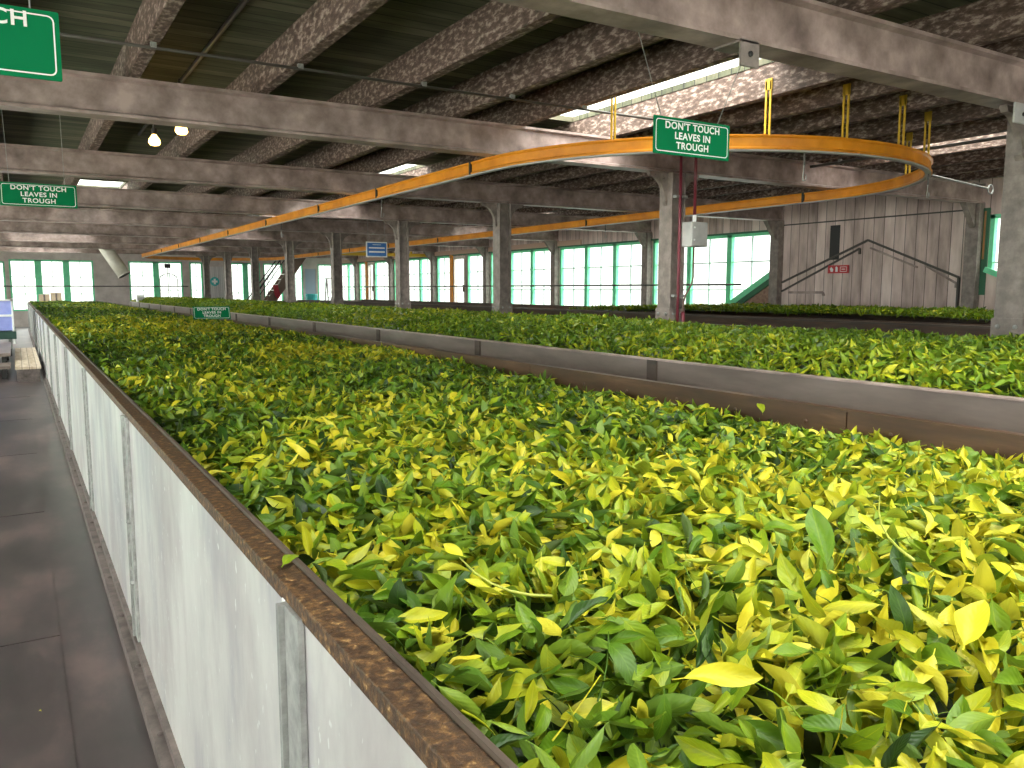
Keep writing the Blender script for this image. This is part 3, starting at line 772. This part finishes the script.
while cnt < 288:
    y = .38 + 1.9 * lr.random() ** 1.3; x = lr.uniform(a0 + .05, min(a1 - .1, .62 + 1.75 * y + .2))
    z = float(h1(np.array([x]), np.array([y]))[0])
    t = float(np.clip(lr.normal(.64, .24), .12, 1))
    ti = float(lr.normal(0, .38))
    one_leaf((x, y, z + lr.uniform(.008, .02)), lr.uniform(0, 2 * PI), ti, lr.normal(0, .5) + (PI if lr.random() < .2 else 0), lr.uniform(.062, .108), t, leaf_words(t, x, y, ti))
    cnt += 1

# ------------------------------------------------------------------ hanging signs
def sign(x, y, z, w, h, label, wires, lines="DON'T TOUCH\nLEAVES IN\nTROUGH", roty=0, tiltx=0, txt=.058, rotz=0, tdx=0):
    t = empty('hanging_sign', (x, y, z), label, 'sign', 'green trough warning signs')
    bd = MB(); hw, hh, r = w / 2, h / 2, .022
    def rr(hw, hh, r, yy):
        p = []
        for (cx, cz, a0_) in ((hw - r, hh - r, 0), (-hw + r, hh - r, 90), (-hw + r, -hh + r, 180), (hw - r, -hh + r, 270)):
            for k in range(5):
                a = math.radians(a0_ + k * 22.5); p.append((cx + r * math.cos(a), yy, cz + r * math.sin(a)))
        return p
    bd.prism(rr(hw, hh, .006, -.004), (0, .008, 0))
    def local(m, name, material):
        o = m.build(name, material); o.parent = t; return o
    local(bd, 'board', M['signgreen'])
    # thin white border line, raised a hair
    A = rr(hw - .016, hh - .016, r, -.0052); B = rr(hw - .021, hh - .021, r - .004, -.0052); n = len(A)
    bm_ = MB(); bm_.add(A + B, [(i, (i + 1) % n, n + (i + 1) % n, n + i) for i in range(n)]); local(bm_, 'border_line', M['white'])
    c = bpy.data.curves.new('lettering', 'FONT'); c.body = lines; c.align_x = 'CENTER'; c.align_y = 'CENTER'; c.size = txt; c.offset = .0014; c.space_character = 1.10; c.materials.append(M['white']); c.extrude = .0006; c.space_line = 1.0
    tmp = bpy.data.objects.new('lettering_curve', c); me = bpy.data.meshes.new_from_object(tmp); bpy.data.objects.remove(tmp)
    o = bpy.data.objects.new('lettering', me); COL.objects.link(o); o.parent = t; o.rotation_euler = (PI / 2, 0, 0); o.location = (tdx, -.0052, .004); o.scale = (1.06, 1, 1)
    for (sx, top) in wires:
        a = Vector((sx, 0, hh)); b = Vector(top) - Vector((x, y, z))
        wv = MB(); wv.tube([a, b], .0028, 5)
        wo = wv.build('wire', M['galv']); wo.parent = t
    t.rotation_euler = (tiltx, roty, rotz)
    return t
sign(3.78, 3.95, 2.562, .66, .23, 'green sign hung by splayed wires in front of the switch box column', [(-.27, (3.05, 3.655, 3.08)), (.22, (3.93, 3.655, 3.06))], txt=.060)
sign(-.135, 3.52, 2.487, .66, .245, 'green sign cut off by the top left corner', [(-.27, (-.45, 3.52, 3.04)), (.24, (.10, 3.52, 3.04))], txt=.076, tdx=-.07)
sign(.265, 9.9, 2.572, .70, .24, 'green sign hanging over the aisle side, above the long trough', [(-.26, (-.02, 9.9, 3.66)), (.24, (.50, 9.9, 3.66))], txt=.064)
t = sign(2.80, 14.3, TOP + .10, .60, .22, 'small green sign tilted on the far edge of the near trough', [], txt=.058, tiltx=-.25)

# blue sign hung before the column row
t = empty('blue_sign', (6.96, 17.2, 2.48), 'small blue sign with white lines hung beside the columns', 'sign')
MB().box(-.25, .25, -.01, .01, -.17, .17).build('board', M['white']).parent = t
MB().box(-.225, .225, -.013, -.01, -.145, .145).build('face', M['blue']).parent = t
b = MB().box(-.19, .19, -.0145, -.013, .02, .05).box(-.19, .19, -.0145, -.013, -.07, -.035).box(-.1, .1, -.0145, -.013, .10, .11); b.build('lettering', M['white']).parent = t
for s in (-.2, .2): MB().tube([(s, 0, .17), (s, 0, .90)], .004, 5).build('wire', M['galv']).parent = t

# red sign in front of the boarded wall
t = empty('red_sign', (XR - .03, 10.40, 1.99), 'small red safety sign with white symbols on the boarded wall', 'sign')
MB().box(-.012, .012, -.20, .20, -.07, .07).build('board', M['red']).parent = t
w_ = MB()
w_.prism([(-.0125, .13, .045), (-.0125, .16, .01), (-.0125, .14, -.045), (-.0125, .10, -.045), (-.0125, .09, .0), (-.0125, .11, .02)], (-.001, 0, 0))
w_.prism([(-.0125, .05, .04), (-.0125, .05, -.045), (-.0125, .005, -.045), (-.0125, .005, .03), (-.0125, .03, .05)], (-.001, 0, 0))
w_.build('symbol', M['white']).parent = t
w_ = MB()
for z0_, z1_ in ((.035, .043), (-.043, -.035)): w_.box(-.0135, -.0125, -.17, -.04, z0_, z1_)
for q in (-.17, -.048): w_.box(-.0135, -.0125, q, q + .008, -.043, .043)
w_.box(-.0135, -.0125, -.14, -.07, -.006, .006)
w_.build('symbol_frame', M['white']).parent = t
t.scale = (1, 1.18, 1.12)

# first aid sign on the corrugated door
t = empty('first_aid_sign', (8.02, YF - .0, 1.95), 'round green sign with pale cross on the corrugated door', 'sign')
b = MB(); b.prism([(.21 * math.cos(2 * PI * k / 24), .02, .21 * math.sin(2 * PI * k / 24)) for k in range(24)], (0, -.03, 0)); b.build('board', M['teal']).parent = t
MB().box(-.13, .13, -.014, -.0105, -.045, .045).box(-.045, .045, -.0142, -.0105, -.13, .13).build('cross', M['white']).parent = t

# ------------------------------------------------------------------ orange monorail loop
def rail_path():
    xa, xb, ya, yb = 4.5, 10.15, 7.85, 36.2
    r = (xb - xa) / 2; c = (xa + xb) / 2; p = []
    for k in range(33):
        a = PI + PI * k / 32; p.append((c + r * math.cos(a), ya + r * math.sin(a)))
    for k in range(1, 24): p.append((xb, ya + (yb - ya) * k / 24))
    for k in range(33):
        a = PI * k / 32; p.append((c + r * math.cos(a), yb + r * math.sin(a)))
    for k in range(1, 24): p.append((xa, yb - (yb - ya) * k / 24))
    return p
path = rail_path(); RZ = 2.955
t = empty('overhead_monorail', (7.25, 8, RZ), 'orange overhead conveyor rail looping round the column row', 'rail')
prof = ibeam_pts(.135, .085, .014, .05); prof = [(a, b - .0675) for a, b in prof]
n = len(path); vs = []; k = len(prof)
for i in range(n):
    a = Vector((*path[i - 1], 0)); b = Vector((*path[(i + 1) % n], 0)); d = (b - a).normalized(); s = Vector((d.y, -d.x, 0))
    for (u, w) in prof: vs.append(Vector((*path[i], RZ)) + s * u + Vector((0, 0, w)))
fs = [(i * k + j, i * k + (j + 1) % k, ((i + 1) % n) * k + (j + 1) % k, ((i + 1) % n) * k + j) for i in range(n) for j in range(k)]
m = MB(); m.add(vs, fs); m.build('track', M['orange'], t)
# pale running flange below
vs = []; prof2 = [(-.03, -.082), (.03, -.082), (.03, -.068), (-.03, -.068)]
for i in range(n):
    a = Vector((*path[i - 1], 0)); b = Vector((*path[(i + 1) % n], 0)); d = (b - a).normalized(); s = Vector((d.y, -d.x, 0))
    for (u, w) in prof2: vs.append(Vector((*path[i], RZ)) + s * u + Vector((0, 0, w)))
fs = [(i * 4 + j, i * 4 + (j + 1) % 4, ((i + 1) % n) * 4 + (j + 1) % 4, ((i + 1) % n) * 4 + j) for i in range(n) for j in range(4)]
m = MB(); m.add(vs, fs); m.build('running_strip', M['boxgrey'], t)
for i, jx in enumerate(JOISTS):
    if 4.6 < jx < 9.95:
        jx = 5.005 if jx < 5 else jx
        y = 7.85 - math.sqrt(max(0, 2.825 ** 2 - (jx - 7.325) ** 2))
        xx = jx - .055
        b = MB().box(xx - .008, xx + .002, y - .035, y - .015, RZ + .06, 3.50).box(xx - .008, xx + .002, y + .015, y + .035, RZ + .06, 3.50).box(xx - .008, xx, y - .04, y + .04, 3.42, 3.52)
        b.build('hanger', M['yellow'], t)
for y in ROWS[1:8]:
    for xx in (4.5, 10.15):
        if y < 36:
            MB().box(xx - .03, xx + .03, y - .06, y + .06, RZ + .060, BEAM_Z0 + .002).build('hanger', M['black'], t)
for y in (8.2, 11.0, 13.6, 17.0, 20.5, 24.0, 27.5, 31.0):
    for xx in (4.5, 10.15):
        MB().box(xx - .046, xx + .046, y - .02, y + .02, RZ - .069, RZ + .069).build('joint_clamp', M['black'], t)
# hooks that hang from the rail
def hook(x, y, label, drop=.26):
    z = RZ - .083
    o = empty('rail_hook', (x, y, z), label, 'hook', 'hooks hanging from the orange rail')
    MB().tube([(x, y, z), (x, y, z - drop * .45)], .010, 6).build('shank', M['darkpipe'], o)
    pts = [(x, y, z - drop * .45)] + [(x + .035 * math.sin(a), y, z - drop + .035 - .035 * math.cos(a) ) for a in [ -.3, 0, .6, 1.2, 1.9, 2.4]]
    MB().tube(pts, .006, 6).build('hook', M['galv'], o)
hook(8.75, 5.41, 'iron hook hanging from the near bend of the orange rail')
hook(6.4, 5.19, 'iron hook hanging from the orange rail beside the hanging sign')
hook(4.5, 10.9, 'iron hook hanging from the orange rail left of the slim column')
hook(10.15, 13.0, 'iron hook hanging from the far run of the orange rail')
hook(4.5, 16.0, 'iron hook hanging from the orange rail near the blue sign')
# wire rod with ring to the right of the bend
o = empty('tie_rod', (9.9, 5.7, 2.86), 'thin steel rod ending in a ring right of the rail bend', 'rod')
MB().tube([(9.40, 5.79, 2.955), (10.42, 5.65, 2.845)], .012, 6).build('rod', M['galv'], o)
MB().tube([(10.475 + .055 * math.cos(a), 5.65, 2.835 + .055 * math.sin(a)) for a in [k * PI / 6 for k in range(13)]], .011, 6).build('ring', M['galv'], o)
# crossing rail near the far right windows
t = empty('cross_rail', (11, 29.0, 2.9), 'pale orange rail stub crossing in front of the far right windows', 'rail')
MB().box(10.3, 13.95, 28.9, 29.0, 2.84, 2.96).build('track', M['yellow'], t)
MB().box(10.6, 10.66, 28.92, 28.98, 2.96, 3.40).build('hanger', M['yellow'], t)
MB().box(13.1, 13.16, 28.92, 28.98, 2.96, 3.40).build('hanger', M['yellow'], t)

# ------------------------------------------------------------------ switch box and conduits on the second column
bx_, by_ = CX + .11, ROWS[1] - .22
t = empty('switch_box', (bx_, by_, 2.12), 'grey metal switch box fixed beside the steel column', 'switch box')
MB().box(bx_ - .11, bx_ + .17, by_ - .12, by_ + .04, 2.12, 2.42).build('case', M['boxgrey'], t, bevel=.006)
MB().box(bx_ - .10, bx_ + .16, by_ - .13, by_ - .118, 2.13, 2.41).build('cover', M['boxgrey'], t, bevel=.004)
MB().box(bx_ - .06, bx_ + .0, by_ + .04, ROWS[1] - .116, 2.24, 2.30).build('bracket', M['galv'], t)
for zz in (2.20, 2.35): MB().dome((bx_ - .06, by_ - .13, zz), (0, -1, 0), .012, .01).build('screw', M['white'], t)
t = empty('conduit', (bx_, by_, 2.42), 'maroon conduit rising from the switch box to the ceiling', 'pipe')
MB().tube([(bx_ + .02, by_ - .04, 2.50), (bx_ + .02, by_ - .04, 3.66)], .020, 8).build('pipe', M['maroon'], t, smooth=True)
MB().tube([(bx_ + .02, by_ - .04, 2.42), (bx_ + .02, by_ - .04, 2.51)], .024, 8).build('coupling', M['white'], t)
t = empty('conduit', (bx_, by_, 0), 'thin dark conduit bending down below the switch box', 'pipe')
MB().tube([(bx_ + .02, by_ - .04, 2.12), (bx_ + .02, by_ - .04, 1.75), (bx_, by_ - .04, 1.66), (bx_ - .10, by_ - .04, 1.52), (bx_ - .13, by_ - .04, 1.44), (bx_ - .13, by_ - .04, 1.30)], .012, 8).build('pipe', M['stairbrown'], t, smooth=True)
MB().tube([(bx_ - .13, by_ - .04, 1.32), (bx_ - .13, by_ - .04, 0)], .022, 8).build('sleeve', M['maroon'], t, smooth=True)
t = empty('conduit', (CX, ROWS[1] - .2, 0), 'maroon conduit running full height up the steel column', 'pipe')
MB().tube([(CX - .03, ROWS[1] - .17, 0), (CX - .03, ROWS[1] - .17, 3.66)], .019, 8).build('pipe', M['maroon'], t, smooth=True)
for zz in (1.5, 2.72): MB().box(CX - .1, CX + .09, ROWS[1] - .175, ROWS[1] - .12, zz, zz + .03).build('clip', M['galv'], t)

# ------------------------------------------------------------------ ceiling conduits and bulbs
def cpipe(pts, r, label, clips):
    t = empty('ceiling_conduit', pts[0], label, 'pipe')
    MB().tube(pts, r, 8).build('pipe', M['darkpipe'], t, smooth=True)
    for c in clips: MB().box(c[0] - .02, c[0] + .02, c[1] - .02, c[1] + .02, c[2], c[2] + .045).build('clip', M['galv'], t)
cpipe([(-2.6, 6.5, 3.325), (6.0, 6.5, 3.325)], .012, 'thin dark conduit crossing under the joists before the second beam', [(x, 6.5, 3.325) for x in JOISTS if -2 < x < 6])
cpipe([(-2.6, 9.2, 3.325), (3.2, 9.2, 3.325)], .012, 'thin dark conduit passing beside the two lit bulbs', [(x, 9.2, 3.325) for x in JOISTS if -2 < x < 3])
cpipe([(1.52, -1, 3.64), (1.52, 12.0, 3.64)], .02, 'pale conduit running lengthwise under the ceiling boards towards the bulbs', [])
cpipe([(9.6, 3.0, 3.30), (9.6, 9.5, 3.30)], .02, 'dark conduit under the joists above the rail bend', [(9.6, 5.0, 3.30), (9.6, 7.2, 3.30)])
for (x, y, w) in ((1.36, 9.55, 'warm lit bulb, the lower of the two under the ceiling'), (1.50, 8.75, 'warm lit bulb tucked behind the steel beam')):
    t = empty('ceiling_bulb', (x, y, 3.2), w, 'lamp', 'warm bulbs under the ceiling')
    MB().tube([(x, y, 3.66), (x, y, 3.29)], .012, 6).build('drop_pipe', M['darkpipe'], t)
    MB().tube([(x, y, 3.30), (x, y, 3.24)], .028, 10).build('holder', M['black'], t)
    MB().tube([(x, y, 3.245), (x, y, 3.225), (x, y, 3.19), (x, y, 3.155), (x, y, 3.13), (x, y, 3.122)], [.018, .03, .055, .062, .045, .01], 12).build('bulb', M['bulb'], t, smooth=True)
    l = bpy.data.lights.new('bulb_light', 'POINT'); l.energy = 1.5; l.color = (1, .62, .22); l.shadow_soft_size = .07
    lo = bpy.data.objects.new('bulb_light', l); COL.objects.link(lo); lo.location = (x, y - .0, 3.04)

# ------------------------------------------------------------------ things in the aisle and at the far end
# wooden platform beside the trough
t = empty('wooden_step', (.1, 16.2, 0), 'low pale wooden platform on the aisle floor beside the trough', 'platform')
MB().box(-.10, .29, 16.2, 21.6, .22, .26).build('deck', M['wood'], t)
for y in (16.25, 18.0, 19.8, 21.5): MB().box(-.08, .27, y - .04, y + .04, 0, .22).build('bearer', M['kerb'], t)
# blue crate trolley
t = empty('crate_trolley', (-.55, 24, 0), 'blue sided trolley at the left edge of the aisle', 'trolley')
MB().box(-1.2, -.12, 22.6, 25.2, .62, 1.32).build('blue_panel', M['bluebox'], t)
MB().box(-1.22, -.09, 22.55, 22.6, .95, 1.0).box(-1.22, -.09, 22.55, 22.6, 1.32, 1.36).box(-.13, -.09, 22.55, 25.2, 1.30, 1.36).box(-.13, -.09, 22.56, 22.6, .3, 1.34).build('frame', M['white'], t)
MB().box(-1.2, -.06, 22.5, 25.2, .42, .60).build('base_tray', M['darkgreen'], t)
for x in (-1.1, -.2):
    for y in (22.8, 25): MB().tube([(x - .02, y, .09), (x + .02, y, .09)], .09, 14).build('wheel', M['black'], t)
    for y in (22.8, 25): MB().box(x - .03, x + .03, y - .03, y + .03, .1, .43).build('fork', M['galv'], t)
# grey bench in front
t = empty('low_bench', (-.6, 19, 0), 'low grey stepped bench at the left edge of the aisle', 'bench')
MB().box(-1.2, -.17, 17.8, 21.6, .34, .40).build('top', M['greyside'], t)
MB().box(-1.2, -.17, 16.9, 17.8, .18, .23).build('step', M['greyside'], t)
for x in (-1.1, -.27):
    for y in (17.9, 21.4): MB().box(x - .04, x + .04, y - .04, y + .04, 0, .34).build('leg', M['black'], t)
    MB().box(x - .04, x + .04, 16.95, 17.03, 0, .18).build('leg', M['black'], t)
# cardboard boxes on the trough end
for x, w, hh, lb in ((.92, .36, .32, 'brown cardboard box on the trough end, left one of the pair'), (1.33, .36, .38, 'brown cardboard box on the trough end, taller right one')):
    t = empty('cardboard_box', (x, 36.6, TOP), lb, 'box', 'boxes at the far end of the trough')
    MB().box(x - w / 2, x + w / 2, 36.4, 36.9, TOP - .03, TOP - .03 + hh).build('carton', M['cardboard'], t, bevel=.006)
    MB().box(x - .03, x + .03, 36.396, 36.904, TOP + .0, TOP - .03 + hh + .002).build('tape', M['kerb'], t)
# cream duct hanging from the ceiling
t = empty('air_duct', (3.3, 33, 2.4), 'cream round duct slanting down from the ceiling at the far end', 'duct')
a, b = Vector((3.02, 33.9, 3.00)), Vector((3.50, 33.7, 2.14))
m = MB(); d = (b - a).normalized()
m.tube([a - d * .75, a, a + (b - a) * .5, b], .235, 24); m.build('tube', M['cream'], t, smooth=True)
m = MB(); m.tube([b - d * .02, b + d * .03], .245, 24); m.build('collar', M['cream'], t)
m = MB(); m.tube([b + d * .02, b + d * .034], .225, 24); m.build('mouth', M['black'], t)
# white box at the end of trough two
t = empty('white_box', (3.7, 33.5, TOP), 'small white box at the far corner of the second trough', 'box')
MB().box(3.98, 4.25, 34.4, 34.7, TOP - .01, TOP + .26).build('case', M['white'], t, bevel=.01)
MB().box(4.0, 4.23, 34.39, 34.402, TOP + .05, TOP + .18).build('panel', M['boxgrey'], t)
# hoop stand with a dark placard
t = empty('hoop_stand', (5.6, 37.0, 0), 'thin hoop shaped pipe stand before the end wall window', 'stand')
hp = [(5.2, 37, 0), (5.2, 37, 2.0)] + [(5.55 - .35 * math.cos(a), 37, 2.0 + .25 * math.sin(a)) for a in [PI * k / 8 for k in range(1, 8)]] + [(5.9, 37, 2.0), (5.9, 37, 0)]
MB().tube(hp, .018, 6).build('hoop', M['galv'], t, smooth=True)
MB().tube([(5.52, 36.96, 0), (5.52, 36.96, 2.6)], .016, 6).build('pole', M['galv'], t)
MB().box(5.40, 5.64, 36.92, 36.95, 2.48, 2.66).build('placard', M['black'], t)
# stairs
t = empty('staircase', (10.2, 39.4, 0), 'brown steel stair rising to the right at the far end', 'stairs')
x0s, x1s, zs = 9.45, 11.95, 3.6
for y in (39.15, 39.8):
    MB().prism([(x0s, y, 0), (x0s + .5, y, 0), (x1s + .5, y, zs - .1), (x1s, y, zs - .1)], (0, .05, 0)).build('stringer', M['stairbrown'], t)
for k in range(1, 14):
    u = k / 14; MB().box(x0s + .1 + (x1s - x0s) * u - .05, x0s + .1 + (x1s - x0s) * u + .24, 39.2, 39.8, zs * u - .02, zs * u + .02).build('tread', M['cream'], t)
for y in (39.12, 39.83):
    MB().tube([(x0s - .1, y, .95), (x1s - .6, y, zs)], .028, 6).build('handrail', M['black'], t)
    MB().tube([(x0s - .1, y, .62), (x1s - .4, y, zs)], .020, 6).build('guard_bar', M['black'], t)
    for k in (0, .33, .66):
        xx = x0s + (x1s - x0s) * k
        MB().tube([(xx, y, zs * k), (xx, y, zs * k + 1.1)], .018, 6).build('baluster', M['black'], t)
m = MB(); m.prism([(10.5, 39.05, 1.80), (10.72, 39.05, 1.80), (10.84, 39.05, 1.3), (10.7, 39.05, 1.1), (10.57, 39.05, 1.3)], (0, .05, 0))
tag(m.build('red_cloth', M['redcloth']), 'dark red cloth hanging below the stair', 'cloth')
# stepladder
t = empty('step_ladder', (13.0, 38, 0), 'pale stepladder standing by the end wall window', 'ladder')
for sx in (-.2, .2):
    MB().bar((13.0 + sx * 1.3, 37.6, 0), (13.0 + sx, 38.0, 2.1), .05, .03).build('stile', M['galv'], t)
    MB().bar((13.0 + sx * 1.3, 38.5, 0), (13.0 + sx, 38.05, 2.08), .05, .03).build('leg', M['galv'], t)
for k in range(1, 7):
    u = k / 7; MB().box(13.0 - .26 + .05 * u, 13.0 + .26 - .05 * u, 37.6 + .4 * u - .05, 37.6 + .4 * u + .05, 2.1 * u - .02, 2.1 * u + .01).build('step', M['galv'], t)
MB().box(12.8, 13.2, 37.92, 38.12, 2.08, 2.12).build('top_cap', M['galv'], t)
# teal bin by the blue-grey door
t = empty('teal_bin', (12.4, 39.2, 0), 'teal plastic bin in front of the blue grey door', 'bin')
MB().tube([(12.4, 39.2, 0), (12.4, 39.2, 1.3)], [.22, .28], 16).build('body', M['teal'], t)
MB().tube([(12.4, 39.2, 1.3), (12.4, 39.2, 1.36)], [.30, .27], 16).build('lid', M['teal'], t)

# ------------------------------------------------------------------ hand placed leaves
EXTRA = [((1.22, .92, None, .075), 1.2, 1.0, .3, .125, .47, 'upright broad fresh green leaf standing out of the heap', 3),
         ((1.18, .62, None, .05), .35, .3, .4, .13, .97, 'long pale yellow leaf lying at the lower right of the heap', 5),
         ((.74, .70, None, .05), -.6, .1, .2, .12, .95, 'broad crinkled yellow leaf low in the middle of the heap', 7),
         ((.70, .93, None, .045), .2, .25, -.2, .10, .2, 'broad dark glossy green leaf near the rusty rim', 9)]
for (x, y, z, dz), yaw, ti, ro, sz, tn, lb, pr in EXTRA:
    zz = float(h1(np.array([x]), np.array([y]))[0]) + dz
    one_leaf((x, y, zz), yaw, ti, ro, sz, tn, lb, pr, None)
one_leaf((.395, 1.42, TOP + .012), .9, .15, .3, .07, .62, 'bright green leaf lying across the rusty brown rim', 2, None)
one_leaf((2.912, 2.55, TOP - .045), 1.2, 1.0, .2, .085, .7, 'round yellow green leaf stuck against the brown boards', 4, None)
one_leaf((-.22, 2.55, .018), .3, .0, .1, .085, .5, 'single green leaf lying on the dark aisle floor', 6, None)
for x, y, lb in ((.02, 2.1, 'tiny pale leaf scrap on the floor close to the kerb'), (-.02, 3.4, 'tiny dry leaf scrap on the aisle floor further along')):
    one_leaf((x, y, .010), 2.0, 0, 0, .03, .9, lb, 8, None)

# a long shoot lying across the front of the heap
def shoot(x, y, dz, yaw, L, label):
    z = float(h1(np.array([x]), np.array([y]))[0]) + dz
    t = empty('tea_shoot', (x, y, z), label, 'tea shoot')
    d = Vector((math.cos(yaw), math.sin(yaw), 0)); s_ = Vector((-d.y, d.x, 0))
    pts = [Vector((x, y, z)) + d * (L * u) + Vector((0, 0, .05 * u * u)) + s_ * (.03 * math.sin(2.5 * u)) for u in (0, .2, .4, .6, .8, 1)]
    MB().tube(pts, [.0026, .0025, .0022, .002, .0016, .001], 6).build('stem', M['stemgreen'], t, smooth=True)
    for k, (u, sg, sz, tn) in enumerate(((.35, 1, .085, .85), (.6, -1, .08, .7), (.85, 1, .07, .9), (1, -1, .05, .95))):
        v, f, uv = PRO['hi'][k * 3 + 1]
        o = mesh_from('leaf', v * sz, f, np.full(len(v), tn), uv); o.parent = t
        o.rotation_euler = (.3 * sg, -.3, yaw + sg * .7 * (1 if u < 1 else .2))
        b = pts[min(5, round(u * 5))] - Vector((x, y, z)); o.location = b + Vector((math.cos(yaw + sg * .7), math.sin(yaw + sg * .7), .25)) * sz * .46
M['stemgreen'] = plain('stem_green', (.34, .36, .05), .5)
shoot(1.32, .80, .05, .75, .26, 'long pale shoot with stem and leaves lying across the heap at the right')
shoot(.72, 1.05, .03, 2.2, .16, 'short leafy shoot with bent stem close to the rusty rim')

# ------------------------------------------------------------------ light, camera
SKY_LOW, SKY_TOP, SKY_SIDE = 2.3, 13.0, 11.0
w = bpy.data.worlds.new('overcast_sky'); scene.world = w; w.use_nodes = True
WN, WL = w.node_tree.nodes, w.node_tree.links
bg = WN['Background']
tc = WN.new('ShaderNodeTexCoord'); sp = WN.new('ShaderNodeSeparateXYZ'); WL.new(tc.outputs['Generated'], sp.inputs[0])
# overcast sky: dimmer pale haze and greenery near the horizon, bright overhead
cr = ramp(WN, [(0, (.80, .74, .64)), (.44, (.95, .90, .82)), (.53, (1, .975, .94)), (.60, (1, .97, .94)), (1, (1, .965, .93))])
mr = WN.new('ShaderNodeMapRange'); mr.inputs['From Min'].default_value = -1; WL.new(sp.outputs['Z'], mr.inputs['Value'])
WL.new(mr.outputs[0], cr.inputs['Fac']); WL.new(cr.outputs['Color'], bg.inputs['Color'])
st = WN.new('ShaderNodeMapRange'); st.interpolation_type = 'SMOOTHSTEP'
st.inputs['From Min'].default_value = .06; st.inputs['From Max'].default_value = .75; st.inputs['To Min'].default_value = SKY_LOW; st.inputs['To Max'].default_value = SKY_TOP
WL.new(sp.outputs['Z'], st.inputs['Value'])
# extra brightness added to the unseen aisle side of the sky, lifting the ceiling
dp = WN.new('ShaderNodeVectorMath'); dp.operation = 'DOT_PRODUCT'; dp.inputs[1].default_value = (-.87, -.5, 0); WL.new(tc.outputs['Generated'], dp.inputs[0])
az = WN.new('ShaderNodeMapRange'); az.interpolation_type = 'SMOOTHSTEP'
az.inputs['From Min'].default_value = .1; az.inputs['From Max'].default_value = .8; az.inputs['To Min'].default_value = 0; az.inputs['To Max'].default_value = SKY_SIDE
WL.new(dp.outputs['Value'], az.inputs['Value'])
sm_ = WN.new('ShaderNodeMath'); sm_.operation = 'ADD'; WL.new(st.outputs[0], sm_.inputs[0]); WL.new(az.outputs[0], sm_.inputs[1])
WL.new(sm_.outputs[0], bg.inputs['Strength'])

cam = bpy.data.cameras.new('camera'); co = bpy.data.objects.new('camera', cam); COL.objects.link(co)
co.location = (0, 0, 1.6)
co.rotation_euler = (math.radians(90 - 6.73), 0, math.radians(-31.46))
cam.sensor_width = 36; cam.lens = 805 / 1024 * 36; cam.clip_start = .05; cam.clip_end = 200
scene.camera = co
vs_ = scene.view_settings
vs_.view_transform = 'Standard'; vs_.look = 'None'; vs_.gamma = 1; vs_.exposure = 0; vs_.use_curve_mapping = False
scene.cycles.max_bounces = 8; scene.cycles.diffuse_bounces = 5; scene.cycles.transparent_max_bounces = 8
scene.cycles.use_denoising = True
